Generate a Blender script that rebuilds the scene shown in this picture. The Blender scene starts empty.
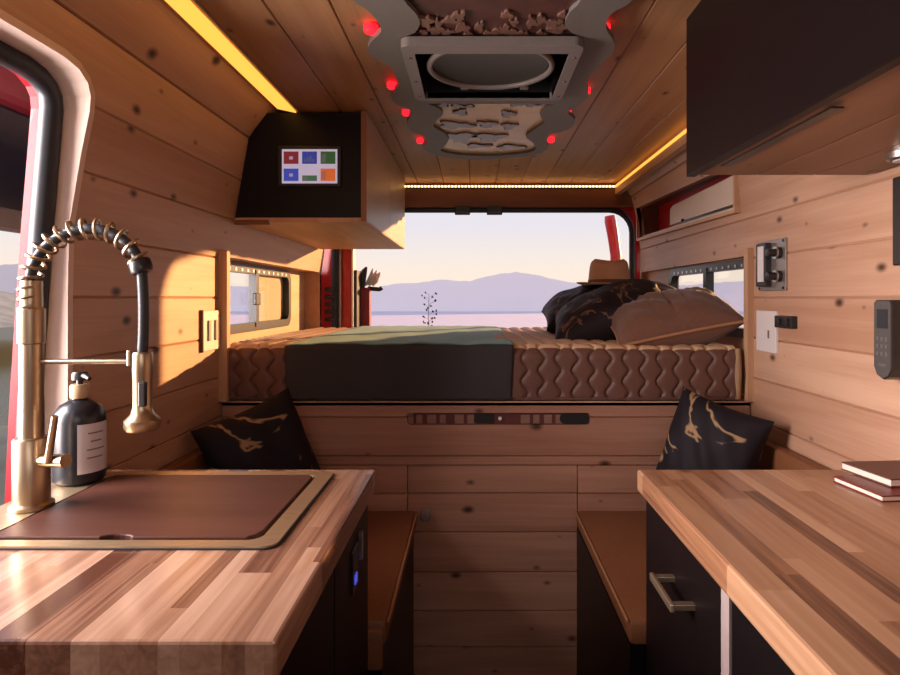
import bpy, bmesh, math, random
from mathutils import Vector, Matrix, Euler
from mathutils.geometry import tessellate_polygon
random.seed(7)
PI = math.pi
C = bpy.context.scene.collection
F = 600.0
VX, VY = 474.0, 298.0          # the vanishing point of the van's long axis, camera at the origin looking along +Y

def P(px, py, Y):              # a picture position at depth Y -> a place in the van
    return ((px - VX) / F * Y, Y, (VY - py) / F * Y)

# ------------------------------------------------------------------ materials
def nodes_of(name):
    m = bpy.data.materials.new(name); m.use_nodes = True
    nt = m.node_tree; nt.nodes.clear()
    out = nt.nodes.new('ShaderNodeOutputMaterial')
    b = nt.nodes.new('ShaderNodeBsdfPrincipled')
    nt.links.new(b.outputs[0], out.inputs[0])
    return m, nt, b

def L(nt, a, b): nt.links.new(a, b)

def plain(name, col, rough=.5, metal=0, noise=.06, scale=60, bump=0, spec=.5, coat=0, stretch=(1, 1, 1), sheen=0, sheen_rough=.5):
    m, nt, b = nodes_of(name)
    tc = nt.nodes.new('ShaderNodeTexCoord')
    mp = nt.nodes.new('ShaderNodeMapping'); mp.inputs['Scale'].default_value = stretch
    L(nt, tc.outputs['Object'], mp.inputs[0])
    n = nt.nodes.new('ShaderNodeTexNoise'); n.inputs['Scale'].default_value = scale; n.inputs['Detail'].default_value = 4
    L(nt, mp.outputs[0], n.inputs['Vector'])
    r = nt.nodes.new('ShaderNodeValToRGB')
    r.color_ramp.elements[0].position = .3; r.color_ramp.elements[1].position = .7
    r.color_ramp.elements[0].color = tuple(max(0, c * (1 - noise)) for c in col) + (1,)
    r.color_ramp.elements[1].color = tuple(min(1, c * (1 + noise)) for c in col) + (1,)
    L(nt, n.outputs['Fac'], r.inputs[0]); L(nt, r.outputs[0], b.inputs['Base Color'])
    b.inputs['Roughness'].default_value = rough; b.inputs['Metallic'].default_value = metal
    b.inputs['Specular IOR Level'].default_value = spec
    b.inputs['Coat Weight'].default_value = coat
    b.inputs['Sheen Weight'].default_value = sheen; b.inputs['Sheen Roughness'].default_value = sheen_rough
    if bump:
        bp = nt.nodes.new('ShaderNodeBump'); bp.inputs['Strength'].default_value = bump; bp.inputs['Distance'].default_value = .003
        L(nt, n.outputs['Fac'], bp.inputs['Height']); L(nt, bp.outputs[0], b.inputs['Normal'])
    return m

def emit(name, col, strength):
    m, nt, b = nodes_of(name)
    b.inputs['Base Color'].default_value = (*col, 1)
    b.inputs['Emission Color'].default_value = (*col, 1)
    b.inputs['Emission Strength'].default_value = strength
    b.inputs['Roughness'].default_value = .6
    return m

def math_node(nt, op, a, b=None):
    n = nt.nodes.new('ShaderNodeMath'); n.operation = op
    for i, v in ((0, a), (1, b)):
        if v is None: continue
        if isinstance(v, (int, float)): n.inputs[i].default_value = v
        else: L(nt, v, n.inputs[i])
    return n.outputs[0]

def wood(name, light, dark, knot, axis='Y', rough=.5, var=.35, knots=True, spec=.4, fine=1.0, plane='YZ', dense=1.2):
    m, nt, b = nodes_of(name)
    tc = nt.nodes.new('ShaderNodeTexCoord'); geo = nt.nodes.new('ShaderNodeNewGeometry')
    rnd = geo.outputs['Random Per Island']
    off = nt.nodes.new('ShaderNodeCombineXYZ')
    for i in range(3): L(nt, math_node(nt, 'MULTIPLY', rnd, 17.3 + 9 * i), off.inputs[i])
    add = nt.nodes.new('ShaderNodeVectorMath'); add.operation = 'ADD'
    L(nt, tc.outputs['Object'], add.inputs[0]); L(nt, off.outputs[0], add.inputs[1])
    def mapped(along, across):
        mp = nt.nodes.new('ShaderNodeMapping')
        mp.inputs['Scale'].default_value = tuple(along if a == axis else across for a in 'XYZ')
        L(nt, add.outputs[0], mp.inputs[0]); return mp.outputs[0]
    n1 = nt.nodes.new('ShaderNodeTexNoise'); n1.inputs['Scale'].default_value = 1; n1.inputs['Detail'].default_value = 5
    n1.inputs['Distortion'].default_value = .6
    L(nt, mapped(1.1, 15 * fine), n1.inputs['Vector'])
    n2 = nt.nodes.new('ShaderNodeTexNoise'); n2.inputs['Scale'].default_value = 1; n2.inputs['Detail'].default_value = 3
    L(nt, mapped(4, 170 * fine), n2.inputs['Vector'])
    f = math_node(nt, 'ADD', math_node(nt, 'MULTIPLY', n1.outputs['Fac'], .75), math_node(nt, 'MULTIPLY', n2.outputs['Fac'], .25))
    f = math_node(nt, 'ADD', f, math_node(nt, 'MULTIPLY', math_node(nt, 'SUBTRACT', rnd, .5), var))
    r = nt.nodes.new('ShaderNodeValToRGB')
    e = r.color_ramp.elements
    e[0].position = .28; e[0].color = (*light, 1); e[1].position = .74; e[1].color = (*dark, 1)
    L(nt, f, r.inputs[0]); col = r.outputs[0]
    if knots:
        v = nt.nodes.new('ShaderNodeTexVoronoi'); v.voronoi_dimensions = '2D'; v.inputs['Scale'].default_value = dense; v.inputs['Randomness'].default_value = 1
        sp = nt.nodes.new('ShaderNodeSeparateXYZ'); L(nt, add.outputs[0], sp.inputs[0]); cm = nt.nodes.new('ShaderNodeCombineXYZ')
        for i, a in enumerate(plane): L(nt, math_node(nt, 'MULTIPLY', sp.outputs['XYZ'.index(a)], 3.6 if a == axis else 6.0), cm.inputs[i])
        L(nt, cm.outputs[0], v.inputs['Vector'])
        nz = nt.nodes.new('ShaderNodeTexNoise'); nz.inputs['Scale'].default_value = 1.5
        L(nt, mapped(14, 30), nz.inputs['Vector'])
        sc_ = nt.nodes.new('ShaderNodeSeparateColor'); L(nt, v.outputs['Color'], sc_.inputs[0])
        jit = math_node(nt, 'MULTIPLY', sc_.outputs[0], .11)
        d = math_node(nt, 'ADD', v.outputs['Distance'], math_node(nt, 'MULTIPLY', nz.outputs['Fac'], .04)); d = math_node(nt, 'ADD', d, jit)
        kr = nt.nodes.new('ShaderNodeValToRGB'); ke = kr.color_ramp.elements
        ke[0].position = .06; ke[0].color = (1, 1, 1, 1); ke[1].position = .14; ke[1].color = (0, 0, 0, 1)
        L(nt, d, kr.inputs[0])
        mx = nt.nodes.new('ShaderNodeMixRGB'); L(nt, kr.outputs[0], mx.inputs[0]); L(nt, col, mx.inputs[1])
        mx.inputs[2].default_value = (*knot, 1); col = mx.outputs[0]
    L(nt, col, b.inputs['Base Color'])
    b.inputs['Roughness'].default_value = rough; b.inputs['Specular IOR Level'].default_value = spec
    bp = nt.nodes.new('ShaderNodeBump'); bp.inputs['Strength'].default_value = .12; bp.inputs['Distance'].default_value = .002
    L(nt, n2.outputs['Fac'], bp.inputs['Height']); L(nt, bp.outputs[0], b.inputs['Normal'])
    return m

def butcher(name, ramp, w=.03, ln=.42, rough=.28, seed=0):
    m, nt, b = nodes_of(name)
    tc = nt.nodes.new('ShaderNodeTexCoord'); sp = nt.nodes.new('ShaderNodeSeparateXYZ'); L(nt, tc.outputs['Object'], sp.inputs[0])
    x = math_node(nt, 'ADD', sp.outputs[0], math_node(nt, 'MULTIPLY', math_node(nt, 'SINE', math_node(nt, 'MULTIPLY', sp.outputs[0], 61.0)), .008))
    row = math_node(nt, 'FLOOR', math_node(nt, 'DIVIDE', x, w))
    row = math_node(nt, 'ADD', row, seed)
    wn = nt.nodes.new('ShaderNodeTexWhiteNoise'); wn.noise_dimensions = '1D'; L(nt, row, wn.inputs['W'])
    seg = math_node(nt, 'FLOOR', math_node(nt, 'ADD', math_node(nt, 'DIVIDE', sp.outputs[1], ln), math_node(nt, 'MULTIPLY', wn.outputs['Value'], 9)))
    cb = nt.nodes.new('ShaderNodeCombineXYZ'); L(nt, row, cb.inputs[0]); L(nt, seg, cb.inputs[1])
    w2 = nt.nodes.new('ShaderNodeTexWhiteNoise'); w2.noise_dimensions = '3D'; L(nt, cb.outputs[0], w2.inputs['Vector'])
    mp = nt.nodes.new('ShaderNodeMapping'); mp.inputs['Scale'].default_value = (75, 3.2, 75); L(nt, tc.outputs['Object'], mp.inputs[0])
    ad = nt.nodes.new('ShaderNodeVectorMath'); ad.operation = 'MULTIPLY_ADD'
    L(nt, cb.outputs[0], ad.inputs[0]); ad.inputs[1].default_value = (3.7, 5.1, 0); L(nt, mp.outputs[0], ad.inputs[2])
    n = nt.nodes.new('ShaderNodeTexNoise'); n.inputs['Scale'].default_value = 1; n.inputs['Detail'].default_value = 5; n.inputs['Distortion'].default_value = .8
    L(nt, ad.outputs[0], n.inputs['Vector'])
    f = math_node(nt, 'ADD', math_node(nt, 'MULTIPLY', w2.outputs['Value'], .78), math_node(nt, 'MULTIPLY', math_node(nt, 'SUBTRACT', n.outputs['Fac'], .5), .75))
    f = math_node(nt, 'ADD', f, .1)
    r = nt.nodes.new('ShaderNodeValToRGB'); e = r.color_ramp.elements
    e[0].position = ramp[0][0]; e[0].color = (*ramp[0][1], 1); e[1].position = ramp[-1][0]; e[1].color = (*ramp[-1][1], 1)
    for p, c in ramp[1:-1]:
        k = e.new(p); k.color = (*c, 1)
    L(nt, f, r.inputs[0]); L(nt, r.outputs[0], b.inputs['Base Color'])
    b.inputs['Roughness'].default_value = rough; b.inputs['Specular IOR Level'].default_value = .55
    bp = nt.nodes.new('ShaderNodeBump'); bp.inputs['Strength'].default_value = .05; bp.inputs['Distance'].default_value = .002
    L(nt, n.outputs['Fac'], bp.inputs['Height']); L(nt, bp.outputs[0], b.inputs['Normal'])
    return m

def marbled(name, base, vein, scale=4.0, width=.035, rough=.7):
    m, nt, b = nodes_of(name)
    tc = nt.nodes.new('ShaderNodeTexCoord')
    mp = nt.nodes.new('ShaderNodeMapping'); mp.inputs['Rotation'].default_value = (.4, .3, .8); mp.inputs['Scale'].default_value = (1, .45, 1)
    L(nt, tc.outputs['Object'], mp.inputs[0])
    n = nt.nodes.new('ShaderNodeTexNoise'); n.inputs['Scale'].default_value = scale; n.inputs['Detail'].default_value = 3.5; n.inputs['Distortion'].default_value = 1.2
    L(nt, mp.outputs[0], n.inputs['Vector'])
    d = math_node(nt, 'ABSOLUTE', math_node(nt, 'SUBTRACT', n.outputs['Fac'], .5))
    n2 = nt.nodes.new('ShaderNodeTexNoise'); n2.inputs['Scale'].default_value = scale * 1.3
    L(nt, tc.outputs['Object'], n2.inputs['Vector'])
    d = math_node(nt, 'ADD', d, math_node(nt, 'MULTIPLY', math_node(nt, 'MAXIMUM', math_node(nt, 'SUBTRACT', n2.outputs['Fac'], .5), 0), .5))
    r = nt.nodes.new('ShaderNodeValToRGB'); e = r.color_ramp.elements
    e[0].position = width * .3; e[0].color = (*vein, 1); e[1].position = width; e[1].color = (*base, 1)
    L(nt, d, r.inputs[0]); L(nt, r.outputs[0], b.inputs['Base Color'])
    b.inputs['Roughness'].default_value = rough; b.inputs['Specular IOR Level'].default_value = .25
    return m

def glass(name, tint=(1, 1, 1), gloss=.08):
    m = bpy.data.materials.new(name); m.use_nodes = True; nt = m.node_tree; nt.nodes.clear()
    out = nt.nodes.new('ShaderNodeOutputMaterial'); mx = nt.nodes.new('ShaderNodeMixShader'); mx.inputs[0].default_value = gloss
    t = nt.nodes.new('ShaderNodeBsdfTransparent'); t.inputs[0].default_value = (*tint, 1)
    g = nt.nodes.new('ShaderNodeBsdfGlossy'); g.inputs['Roughness'].default_value = .03
    L(nt, t.outputs[0], mx.inputs[1]); L(nt, g.outputs[0], mx.inputs[2]); L(nt, mx.outputs[0], out.inputs[0])
    return m

M = {}
M['pine']    = wood('pine_wall', (.60, .365, .245), (.42, .22, .135), (.07, .028, .014), 'Y', .5, .22)
M['cedar']   = wood('cedar_ceiling', (.54, .29, .14), (.34, .16, .07), (.05, .018, .008), 'Y', .42, .25, plane='XY')
M['cedar_x'] = wood('cedar_bed_base', (.50, .275, .19), (.29, .13, .08), (.06, .022, .012), 'X', .5, .2, plane='XZ')
M['cedar_z'] = wood('cedar_upright', (.60, .36, .21), (.42, .21, .11), (.1, .04, .02), 'Z', .5, .1, knots=False)
M['trim_y']  = wood('pine_trim', (.64, .40, .25), (.48, .26, .14), (.1, .04, .02), 'Y', .5, .1, knots=False)
M['beam']    = wood('brown_beam', (.22, .085, .035), (.13, .045, .02), (.03, .01, .005), 'X', .45, .1, knots=False)
M['soffit'] = wood('dark_soffit', (.30, .15, .075), (.20, .09, .042), (.04, .015, .008), 'Y', .45, .2, plane='XY')
M['door_pine'] = wood('pale_door', (.50, .36, .27), (.40, .27, .19), (.2, .1, .05), 'Y', .4, .05, knots=False)
M['jamb']    = wood('pale_jamb', (.80, .62, .54), (.68, .50, .42), (.3, .2, .1), 'Z', .55, .05, knots=False)
M['board']   = wood('walnut_board', (.085, .030, .020), (.045, .015, .010), (.03, .01, .005), 'X', .42, .1, knots=False, spec=.3)
M['worktop'] = butcher('butcher_block', [(.05, (.085, .032, .02)), (.3, (.20, .098, .062)), (.6, (.31, .17, .11)), (.95, (.45, .29, .21))], seed=3, rough=.2)
M['worktop_warm'] = butcher('butcher_block_warm', [(.05, (.10, .04, .022)), (.28, (.29, .135, .07)), (.6, (.40, .215, .12)), (.95, (.52, .31, .19))], w=.036, seed=11)
M['black']   = plain('charcoal_laminate', (.006, .0035, .004), .4, noise=.1, spec=.22)
M['charcoal'] = plain('dark_cabinet_laminate', (.007, .0035, .0035), .4, noise=.1, spec=.16)
M['rubber']  = plain('black_rubber', (.02, .022, .028), .45, noise=.1)
M['plastic'] = plain('black_plastic', (.018, .017, .018), .35, noise=.1)
M['grey_plastic'] = plain('grey_plastic', (.12, .105, .10), .45)
M['plate']   = plain('grey_painted_plate', (.16, .14, .125), .5, noise=.05)
M['frame']   = plain('fan_trim_grey', (.20, .165, .15), .42, noise=.04)
M['white']   = plain('white_plastic', (.72, .66, .64), .4, noise=.02)
M['screenlid'] = plain('pale_panel', (.72, .60, .50), .5, noise=.03)
M['brass']   = plain('brushed_brass', (.44, .33, .22), .34, 1, .08, 40, stretch=(8, 8, .6))
M['steel']   = plain('brushed_steel', (.66, .52, .34), .42, 1, .08, 30, stretch=(1, 6, 1))
M['chrome']  = plain('grey_metal', (.6, .57, .55), .35, 1, .05)
M['leather'] = plain('brown_leather', (.20, .075, .03), .5, noise=.12, scale=180, bump=.2)
M['piping']  = plain('tan_piping', (.36, .17, .08), .6)
M['quilt_top'] = plain('sunlit_tan_quilt_top', (.66, .43, .26), .7, noise=.12, scale=160, bump=.15)  # pale fabric, lightened further for sun and sky on the bed top
M['quilt']   = plain('brown_quilt', (.125, .052, .036), .55, noise=.12, scale=220, bump=.15, sheen=.6, sheen_rough=.3)
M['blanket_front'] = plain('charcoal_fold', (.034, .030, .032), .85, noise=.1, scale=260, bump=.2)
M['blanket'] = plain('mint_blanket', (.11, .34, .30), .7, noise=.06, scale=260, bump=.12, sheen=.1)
M['mattress'] = plain('grey_mattress', (.13, .12, .12), .85, noise=.1, scale=200, bump=.2)
M['dark_fabric'] = marbled('dark_marbled_fabric', (.016, .009, .012), (.17, .085, .05), 6, .022)
M['gold_vein'] = marbled('gold_veined_fabric', (.012, .008, .012), (.36, .22, .11), 4.2, .022)
M['sham']    = plain('brown_sham', (.15, .062, .036), .75, noise=.12, scale=150, bump=.25, sheen=.2)
M['felt']    = plain('tan_felt', (.62, .36, .22), .85, noise=.08, scale=200, bump=.15, sheen=.1)
M['band']    = plain('brown_band', (.17, .085, .05), .8)
M['red']     = plain('red_paint', (.50, .012, .012), .3, noise=.04, coat=.4)
M['deep_red'] = plain('deep_red_paint', (.30, .006, .015), .35, noise=.05, coat=.3)
M['red_book'] = plain('red_book_cover', (.16, .018, .018), .35, noise=.1)
M['brown_book'] = plain('brown_book_cover', (.12, .05, .035), .5, noise=.1)
M['paper']   = plain('paper_edge', (.68, .58, .50), .8, noise=.08, scale=400, stretch=(.1, .1, 6))
M['navy']    = plain('navy_bottle', (.010, .010, .015), .3, noise=.05)
M['tan_plastic'] = plain('tan_collar', (.45, .30, .17), .4)
M['label']   = plain('bottle_label', (.60, .55, .60), .6, noise=.02)
M['ink']     = plain('grey_print', (.2, .18, .2), .7)
M['inlay']   = wood('pale_inlay', (.90, .68, .42), (.74, .50, .28), (.1, .05, .02), 'X', .22, .1, knots=False)
M['relief']  = plain('mauve_relief', (.16, .12, .15), .22, noise=.2)
M['dark_inlay'] = plain('wine_inlay', (.085, .03, .025), .32, noise=.25, scale=20)
M['relief_edge'] = plain('tan_relief', (.18, .09, .065), .35, noise=.2)
M['floor']   = wood('dark_floor', (.075, .04, .028), (.03, .015, .011), (.01, .005, .003), 'Y', .5, .2, knots=False)
M['led']     = emit('led_amber', (1.0, .46, .07), 1.3)
M['led_rear'] = emit('led_warm', (1.0, .52, .18), 6.5)
M['led_red'] = emit('led_red', (1.0, .01, .02), 2.2)
M['led_blue'] = emit('led_blue', (.1, .12, 1.0), .5)
M['glass']   = glass('window_glass')
M['tinted']  = glass('tinted_glass', (.10, .085, .10), .06)
M['net']     = plain('pale_blind', (.62, .52, .40), .8, noise=.05)

# ------------------------------------------------------------------ mesh builder
class MB:
    def __init__(s): s.bm = bmesh.new()
    def box(s, x0, x1, y0, y1, z0, z1, bevel=0, mat=None):
        r = bmesh.ops.create_cube(s.bm, size=1)
        T = Matrix.Translation(((x0 + x1) / 2, (y0 + y1) / 2, (z0 + z1) / 2)) @ Matrix.Diagonal((abs(x1 - x0), abs(y1 - y0), abs(z1 - z0), 1))
        if mat is not None: T = mat @ T
        bmesh.ops.transform(s.bm, matrix=T, verts=r['verts'])
        if bevel:
            es = list({e for v in r['verts'] for e in v.link_edges})
            bmesh.ops.bevel(s.bm, geom=es, offset=bevel, segments=2, profile=.5, affect='EDGES')
        return s
    def prism(s, pts, lo, hi, axis='Z', bevel=0, holes=()):
        """outline pts (2D) extruded between lo and hi along axis; Z: (x,y), Y: (x,z), X: (y,z); holes are further outlines"""
        def v3(p, h): return {'Z': (p[0], p[1], h), 'Y': (p[0], h, p[1]), 'X': (h, p[0], p[1])}[axis]
        loops = [list(pts)] + [list(h) for h in holes]
        flat = [p for l in loops for p in l]
        tris = tessellate_polygon([[Vector((p[0], p[1], 0)) for p in l] for l in loops])
        lo_v = [s.bm.verts.new(v3(p, lo)) for p in flat]; hi_v = [s.bm.verts.new(v3(p, hi)) for p in flat]
        for t in tris:
            for vs in ([lo_v[i] for i in t], [hi_v[i] for i in reversed(t)]):
                try: s.bm.faces.new(vs)
                except ValueError: pass
        k = 0
        for l in loops:
            n = len(l)
            for i in range(n):
                a, b = k + i, k + (i + 1) % n
                try: s.bm.faces.new((lo_v[a], lo_v[b], hi_v[b], hi_v[a]))
                except ValueError: pass
            k += n
        return s
    def tube(s, pts, r, seg=12, closed=False, cap=True):
        pts = [Vector(p) for p in pts]; n = len(pts); rings = []
        rad = r if isinstance(r, (list, tuple)) else [r] * n
        up = None
        for i, p in enumerate(pts):
            if closed: t = (pts[(i + 1) % n] - pts[i - 1])
            else: t = pts[min(i + 1, n - 1)] - pts[max(i - 1, 0)]
            t.normalize()
            if up is None:
                up = Vector((0, 0, 1)) if abs(t.z) < .9 else Vector((1, 0, 0))
            a = (up - t * up.dot(t)).normalized(); b = t.cross(a); up = a
            rings.append([s.bm.verts.new(p + (a * math.cos(2 * PI * k / seg) + b * math.sin(2 * PI * k / seg)) * rad[i]) for k in range(seg)])
        for i in range(n if closed else n - 1):
            A, B = rings[i], rings[(i + 1) % n]
            for k in range(seg): s.bm.faces.new((A[k], A[(k + 1) % seg], B[(k + 1) % seg], B[k]))
        if cap and not closed:
            s.bm.faces.new(list(reversed(rings[0]))); s.bm.faces.new(rings[-1])
        return s
    def lathe(s, prof, at=(0, 0, 0), seg=32, mat=None, a0=0, a1=2 * PI):
        full = abs(a1 - a0 - 2 * PI) < 1e-6; n = seg if full else seg + 1; rings = []
        for r, z in prof:
            ring = []
            for k in range(n):
                a = a0 + (a1 - a0) * k / seg
                v = Vector((r * math.cos(a), r * math.sin(a), z))
                if mat is not None: v = mat @ v
                ring.append(s.bm.verts.new(v + Vector(at)))
            rings.append(ring)
        for A, B in zip(rings, rings[1:]):
            for k in range(seg):
                k2 = (k + 1) % n
                try: s.bm.faces.new((A[k], A[k2], B[k2], B[k]))
                except ValueError: pass
        return s
    def grid(s, fn, nu, nv):
        vs = [[s.bm.verts.new(fn(i / nu, j / nv)) for j in range(nv + 1)] for i in range(nu + 1)]
        for i in range(nu):
            for j in range(nv): s.bm.faces.new((vs[i][j], vs[i + 1][j], vs[i + 1][j + 1], vs[i][j + 1]))
        return s
    def xform(s, m): bmesh.ops.transform(s.bm, matrix=m, verts=s.bm.verts); return s
    def build(s, name, mat, parent=None, origin=None, smooth=False, weld=0):
        if weld: bmesh.ops.remove_doubles(s.bm, verts=s.bm.verts, dist=weld)
        bmesh.ops.recalc_face_normals(s.bm, faces=s.bm.faces)
        o0 = Vector(origin) if origin is not None else (world_of(parent) if parent is not None else Vector((0, 0, 0)))
        bmesh.ops.translate(s.bm, verts=s.bm.verts, vec=-o0)
        me = bpy.data.meshes.new(name); s.bm.to_mesh(me); s.bm.free()
        me.materials.append(mat if not isinstance(mat, str) else M[mat])
        if smooth:
            for p in me.polygons: p.use_smooth = True
            try: me.set_sharp_from_angle(angle=math.radians(40))
            except Exception: pass
        o = bpy.data.objects.new(name, me); C.objects.link(o)
        o.location = o0 - (world_of(parent) if parent is not None else Vector((0, 0, 0)))
        if parent is not None: o.parent = parent
        return o

def world_of(o):
    v = Vector((0, 0, 0))
    while o is not None: v += o.location; o = o.parent
    return v

def thing(name, label, cat, loc=(0, 0, 0), group=None):
    o = bpy.data.objects.new(name, None); C.objects.link(o); o.location = loc; o.empty_display_size = .05
    return tag(o, label, cat, group)
def tag(o, label, cat, group=None, kind=None):
    o['label'] = label; o['category'] = cat
    if group: o['group'] = group
    if kind: o['kind'] = kind
    return o
def struct(o, label=None):
    o['kind'] = 'structure'
    if label: o['label'] = label
    return o
def cut(o, cutters):
    for c in cutters:
        m = o.modifiers.new('cut', 'BOOLEAN'); m.operation = 'DIFFERENCE'; m.object = c; m.solver = 'EXACT'
    dg = bpy.context.evaluated_depsgraph_get(); dg.update()
    me = bpy.data.meshes.new_from_object(o.evaluated_get(dg)); o.modifiers.clear(); o.data = me
    for c in cutters: bpy.data.objects.remove(c)
    return o
def rrect(a0, a1, b0, b1, r, n=6):
    pts = []
    for cx, cy, s in ((a1 - r, b1 - r, 0), (a0 + r, b1 - r, 1), (a0 + r, b0 + r, 2), (a1 - r, b0 + r, 3)):
        for k in range(n + 1):
            a = (s + k / n) * PI / 2; pts.append((cx + r * math.cos(a), cy + r * math.sin(a)))
    return pts

FLOOR = -1.27
YR = 3.36                      # rear doorway
YB = 1.99                      # front of the bed
CT = -.37                      # worktop height
# ------------------------------------------------------------------ room shell
WL, WR = -.84, .92
LP = [(WL, -.70), (WL, -.527), (WL, -.395), (WL, -.263), (WL, -.131), (WL, 0), (WL, .131), (-.822, .265), (-.797, .40), (-.772, .547), (-.69, .655)]
RP = [(WR, -.70), (WR, -.53), (WR, -.397), (WR, -.263), (WR, -.132), (WR, 0), (WR, .131), (WR, .265), (.905, .42), (.87, .56), (.80, .662)]
def wall_x(prof, z):
    for (xa, za), (xb, zb) in zip(prof, prof[1:]):
        if za <= z <= zb: return xa + (xb - xa) * (z - za) / (zb - za)
    return prof[0][0] if z < prof[0][1] else prof[-1][0]

def cladding(name, prof, y0, y1, side, mat):
    b = MB()
    for (xa, za), (xb, zb) in zip(prof, prof[1:]):
        d = Vector((xb - xa, zb - za)); ln = d.length; d /= ln
        nrm = Vector((side, 0)) if True else None
        n = Vector((d.y, -d.x)); n = n if n.x * side > 0 else -n     # outward
        A, B_ = Vector((xa, za)) + d * .00002, Vector((xb, zb)) - d * .00002
        c = .0055
        pts = [A + n * c, A + d * c, B_ - d * c * .4, B_ + n * c * .6, B_ + Vector((side * .024, 0)), A + Vector((side * .024, 0))]
        b.prism([(p.x, p.y) for p in pts], y0, y1, 'Y')
    return b.build(name, mat)

# doorway outline on the left wall (Y, z)
DOOR = [(1.255, -1.25), (1.255, -.6), (1.255, -.2), (1.255, .0), (1.256, .15), (1.260, .30), (1.262, .39), (1.254, .425), (1.232, .452), (1.195, .470), (1.15, .477), (1.05, .478)]
DOOR += [(.8, .478), (.62, .475), (.54, .45), (.50, .38), (.50, -1.25)]  # unseen front edge, moved in to limit light through the doorway

wl = cladding('wall_left', LP, -1.0, 3.30, -1, M['pine'])
cuts = [MB().prism(DOOR, -1.3, -.55, 'X').build('cutter', M['pine']),
        MB().box(-1.2, -.7, 2.0, 3.2695, -.342, .140).build('cutter', M['pine'])]
struct(cut(wl, cuts))
wr = cladding('wall_right', RP, -1.0, 3.32, 1, M['pine'])
cuts = [MB().box(.7, 1.2, 2.0, 3.30, -.342, .142).build('cutter', M['pine']),
        MB().prism([(2.07, .305), (3.29, .325), (3.29, .492), (2.07, .46)], .7, 1.2, 'X').build('cutter', M['pine'])]
struct(cut(wr, cuts))

# ceiling boards run front to back
b = MB()
seams = [-.60, -.457, -.313, -.168, -.024, .118, .26, .39, .53, .678, .80]
for xa, xb in zip(seams, seams[1:]):
    c = .005
    b.prism([(xa + .0004, .655), (xa + .0004, .64 + c), (xa + c, .64), (xb - c * .5, .64), (xb - .0004, .64 + c * .6), (xb - .0004, .655)], -1.0, YR, 'Y')
ce = b.build('ceiling', M['cedar'])
cut(ce, [MB().box(-.147, .233, 1.43, 1.77, .5, .9).build('cutter', M['pine'])])
struct(ce)
o = MB().box(-.9, 1.0, -1.0, YR + .1, .664, .70).box(-.9, -.15, -1.0, YR, .657, .664).box(.235, 1.0, -1.0, YR, .657, .664).build('ceiling_deck', M['beam'])
cut(o, [MB().box(-.147, .233, 1.43, 1.77, .5, .9).build('cutter', M['pine'])]); struct(o)
struct(MB().box(-1.0, 1.05, -1.0, YR + .1, FLOOR - .04, FLOOR).build('floor', M['floor']))
# lower side walls down to the floor
struct(MB().box(-.865, -.84, -1.0, .49, FLOOR, -.70).box(-.865, -.84, 1.265, 3.3, FLOOR, -.701).build('wall_left_lower', M['cedar_x']))
struct(MB().box(.92, .945, -1.0, 3.3, FLOOR, -.701).build('wall_right_lower', M['cedar_x']))
# unseen wall added towards the cab; its windscreen opening is sized to limit light
b = MB(); b.prism([(-.95, FLOOR), (1.0, FLOOR), (1.0, .66), (-.95, .66)], -1.03, -1.0, 'Y', holes=[[(-.6, .12), (-.6, .45), (.65, .45), (.65, .12)]])
struct(b.build('wall_front', M['cedar_x']))

# light coves
cove = MB().prism([(-.695, .662), (-.695, .655), (-.598, .634), (-.598, .645)], -1.0, YR - .03, 'Y').build('trim_1', M['trim_y']); struct(cove)
led = tag(MB().prism([(-.671, .650), (-.670, .6445), (-.606, .6305), (-.607, .636)], -1.0, 2.045, 'Y').build('led_strip', M['led']), 'amber glowing light strip along the left edge of the ceiling', 'light strip')
rail = MB().box(.785, .815, 1.38, YR - .02, .575, .612).box(.79, .84, 1.38, YR - .02, .612, .664).build('trim_2', M['trim_y']); struct(rail)
led = tag(MB().box(.778, .788, 1.385, YR - .03, .613, .621).build('led_strip', M['led']), 'thin amber light strip along the right ceiling edge behind the dark overhead cabinet', 'light strip')
hdr = MB().box(-.86, .93, YR - .02, YR + .03, .508, .612, .004).build('trim_3', M['beam']); struct(hdr)
struct(MB().box(-.86, .93, YR - .01, YR + .03, .612, .665).build('trim_4', M['cedar_x']))
lt = thing('led_strip', 'row of warm light dots along the wooden beam over the rear opening', 'light strip', (.1, YR - .03, .617))
MB().box(-.60, .79, YR - .034, YR - .022, .613, .624).build('backing', M['trim_y'], lt)
b = MB()
for k in range(74): b.box(-.59 + k * .0186, -.59 + k * .0186 + .009, YR - .040, YR - .034, .6145, .6225)
b.build('diodes', M['led_rear'], lt)

# door jamb, rubber seal and flange of the left doorway
def strip_along(outline, xin, xout, th, name, mat):
    b = MB(); n = len(outline); prof = []
    for i, (y, z) in enumerate(outline):
        a = Vector(outline[max(0, i - 1)]); c = Vector(outline[min(n - 1, i + 1)]); t = (c - a).normalized()
        prof.append((Vector((y, z)), Vector((t.y, -t.x))))
    rows = []
    for p, nn in prof:
        xo = xout(p.y) if callable(xout) else xout
        q = p - nn * 0; q2 = p + nn * th
        xi = xin(p.y) if callable(xin) else xin
        rows.append([b.bm.verts.new(v) for v in ((xi, q.x, q.y), (xo, q.x, q.y), (xo, q2.x, q2.y), (xi, q2.x, q2.y))])
    for A, B_ in zip(rows, rows[1:]):
        for k in range(4): b.bm.faces.new((A[k], A[(k + 1) % 4], B_[(k + 1) % 4], B_[k]))
    b.bm.faces.new(rows[0]); b.bm.faces.new(list(reversed(rows[-1])))
    return b.build(name, mat)
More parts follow.
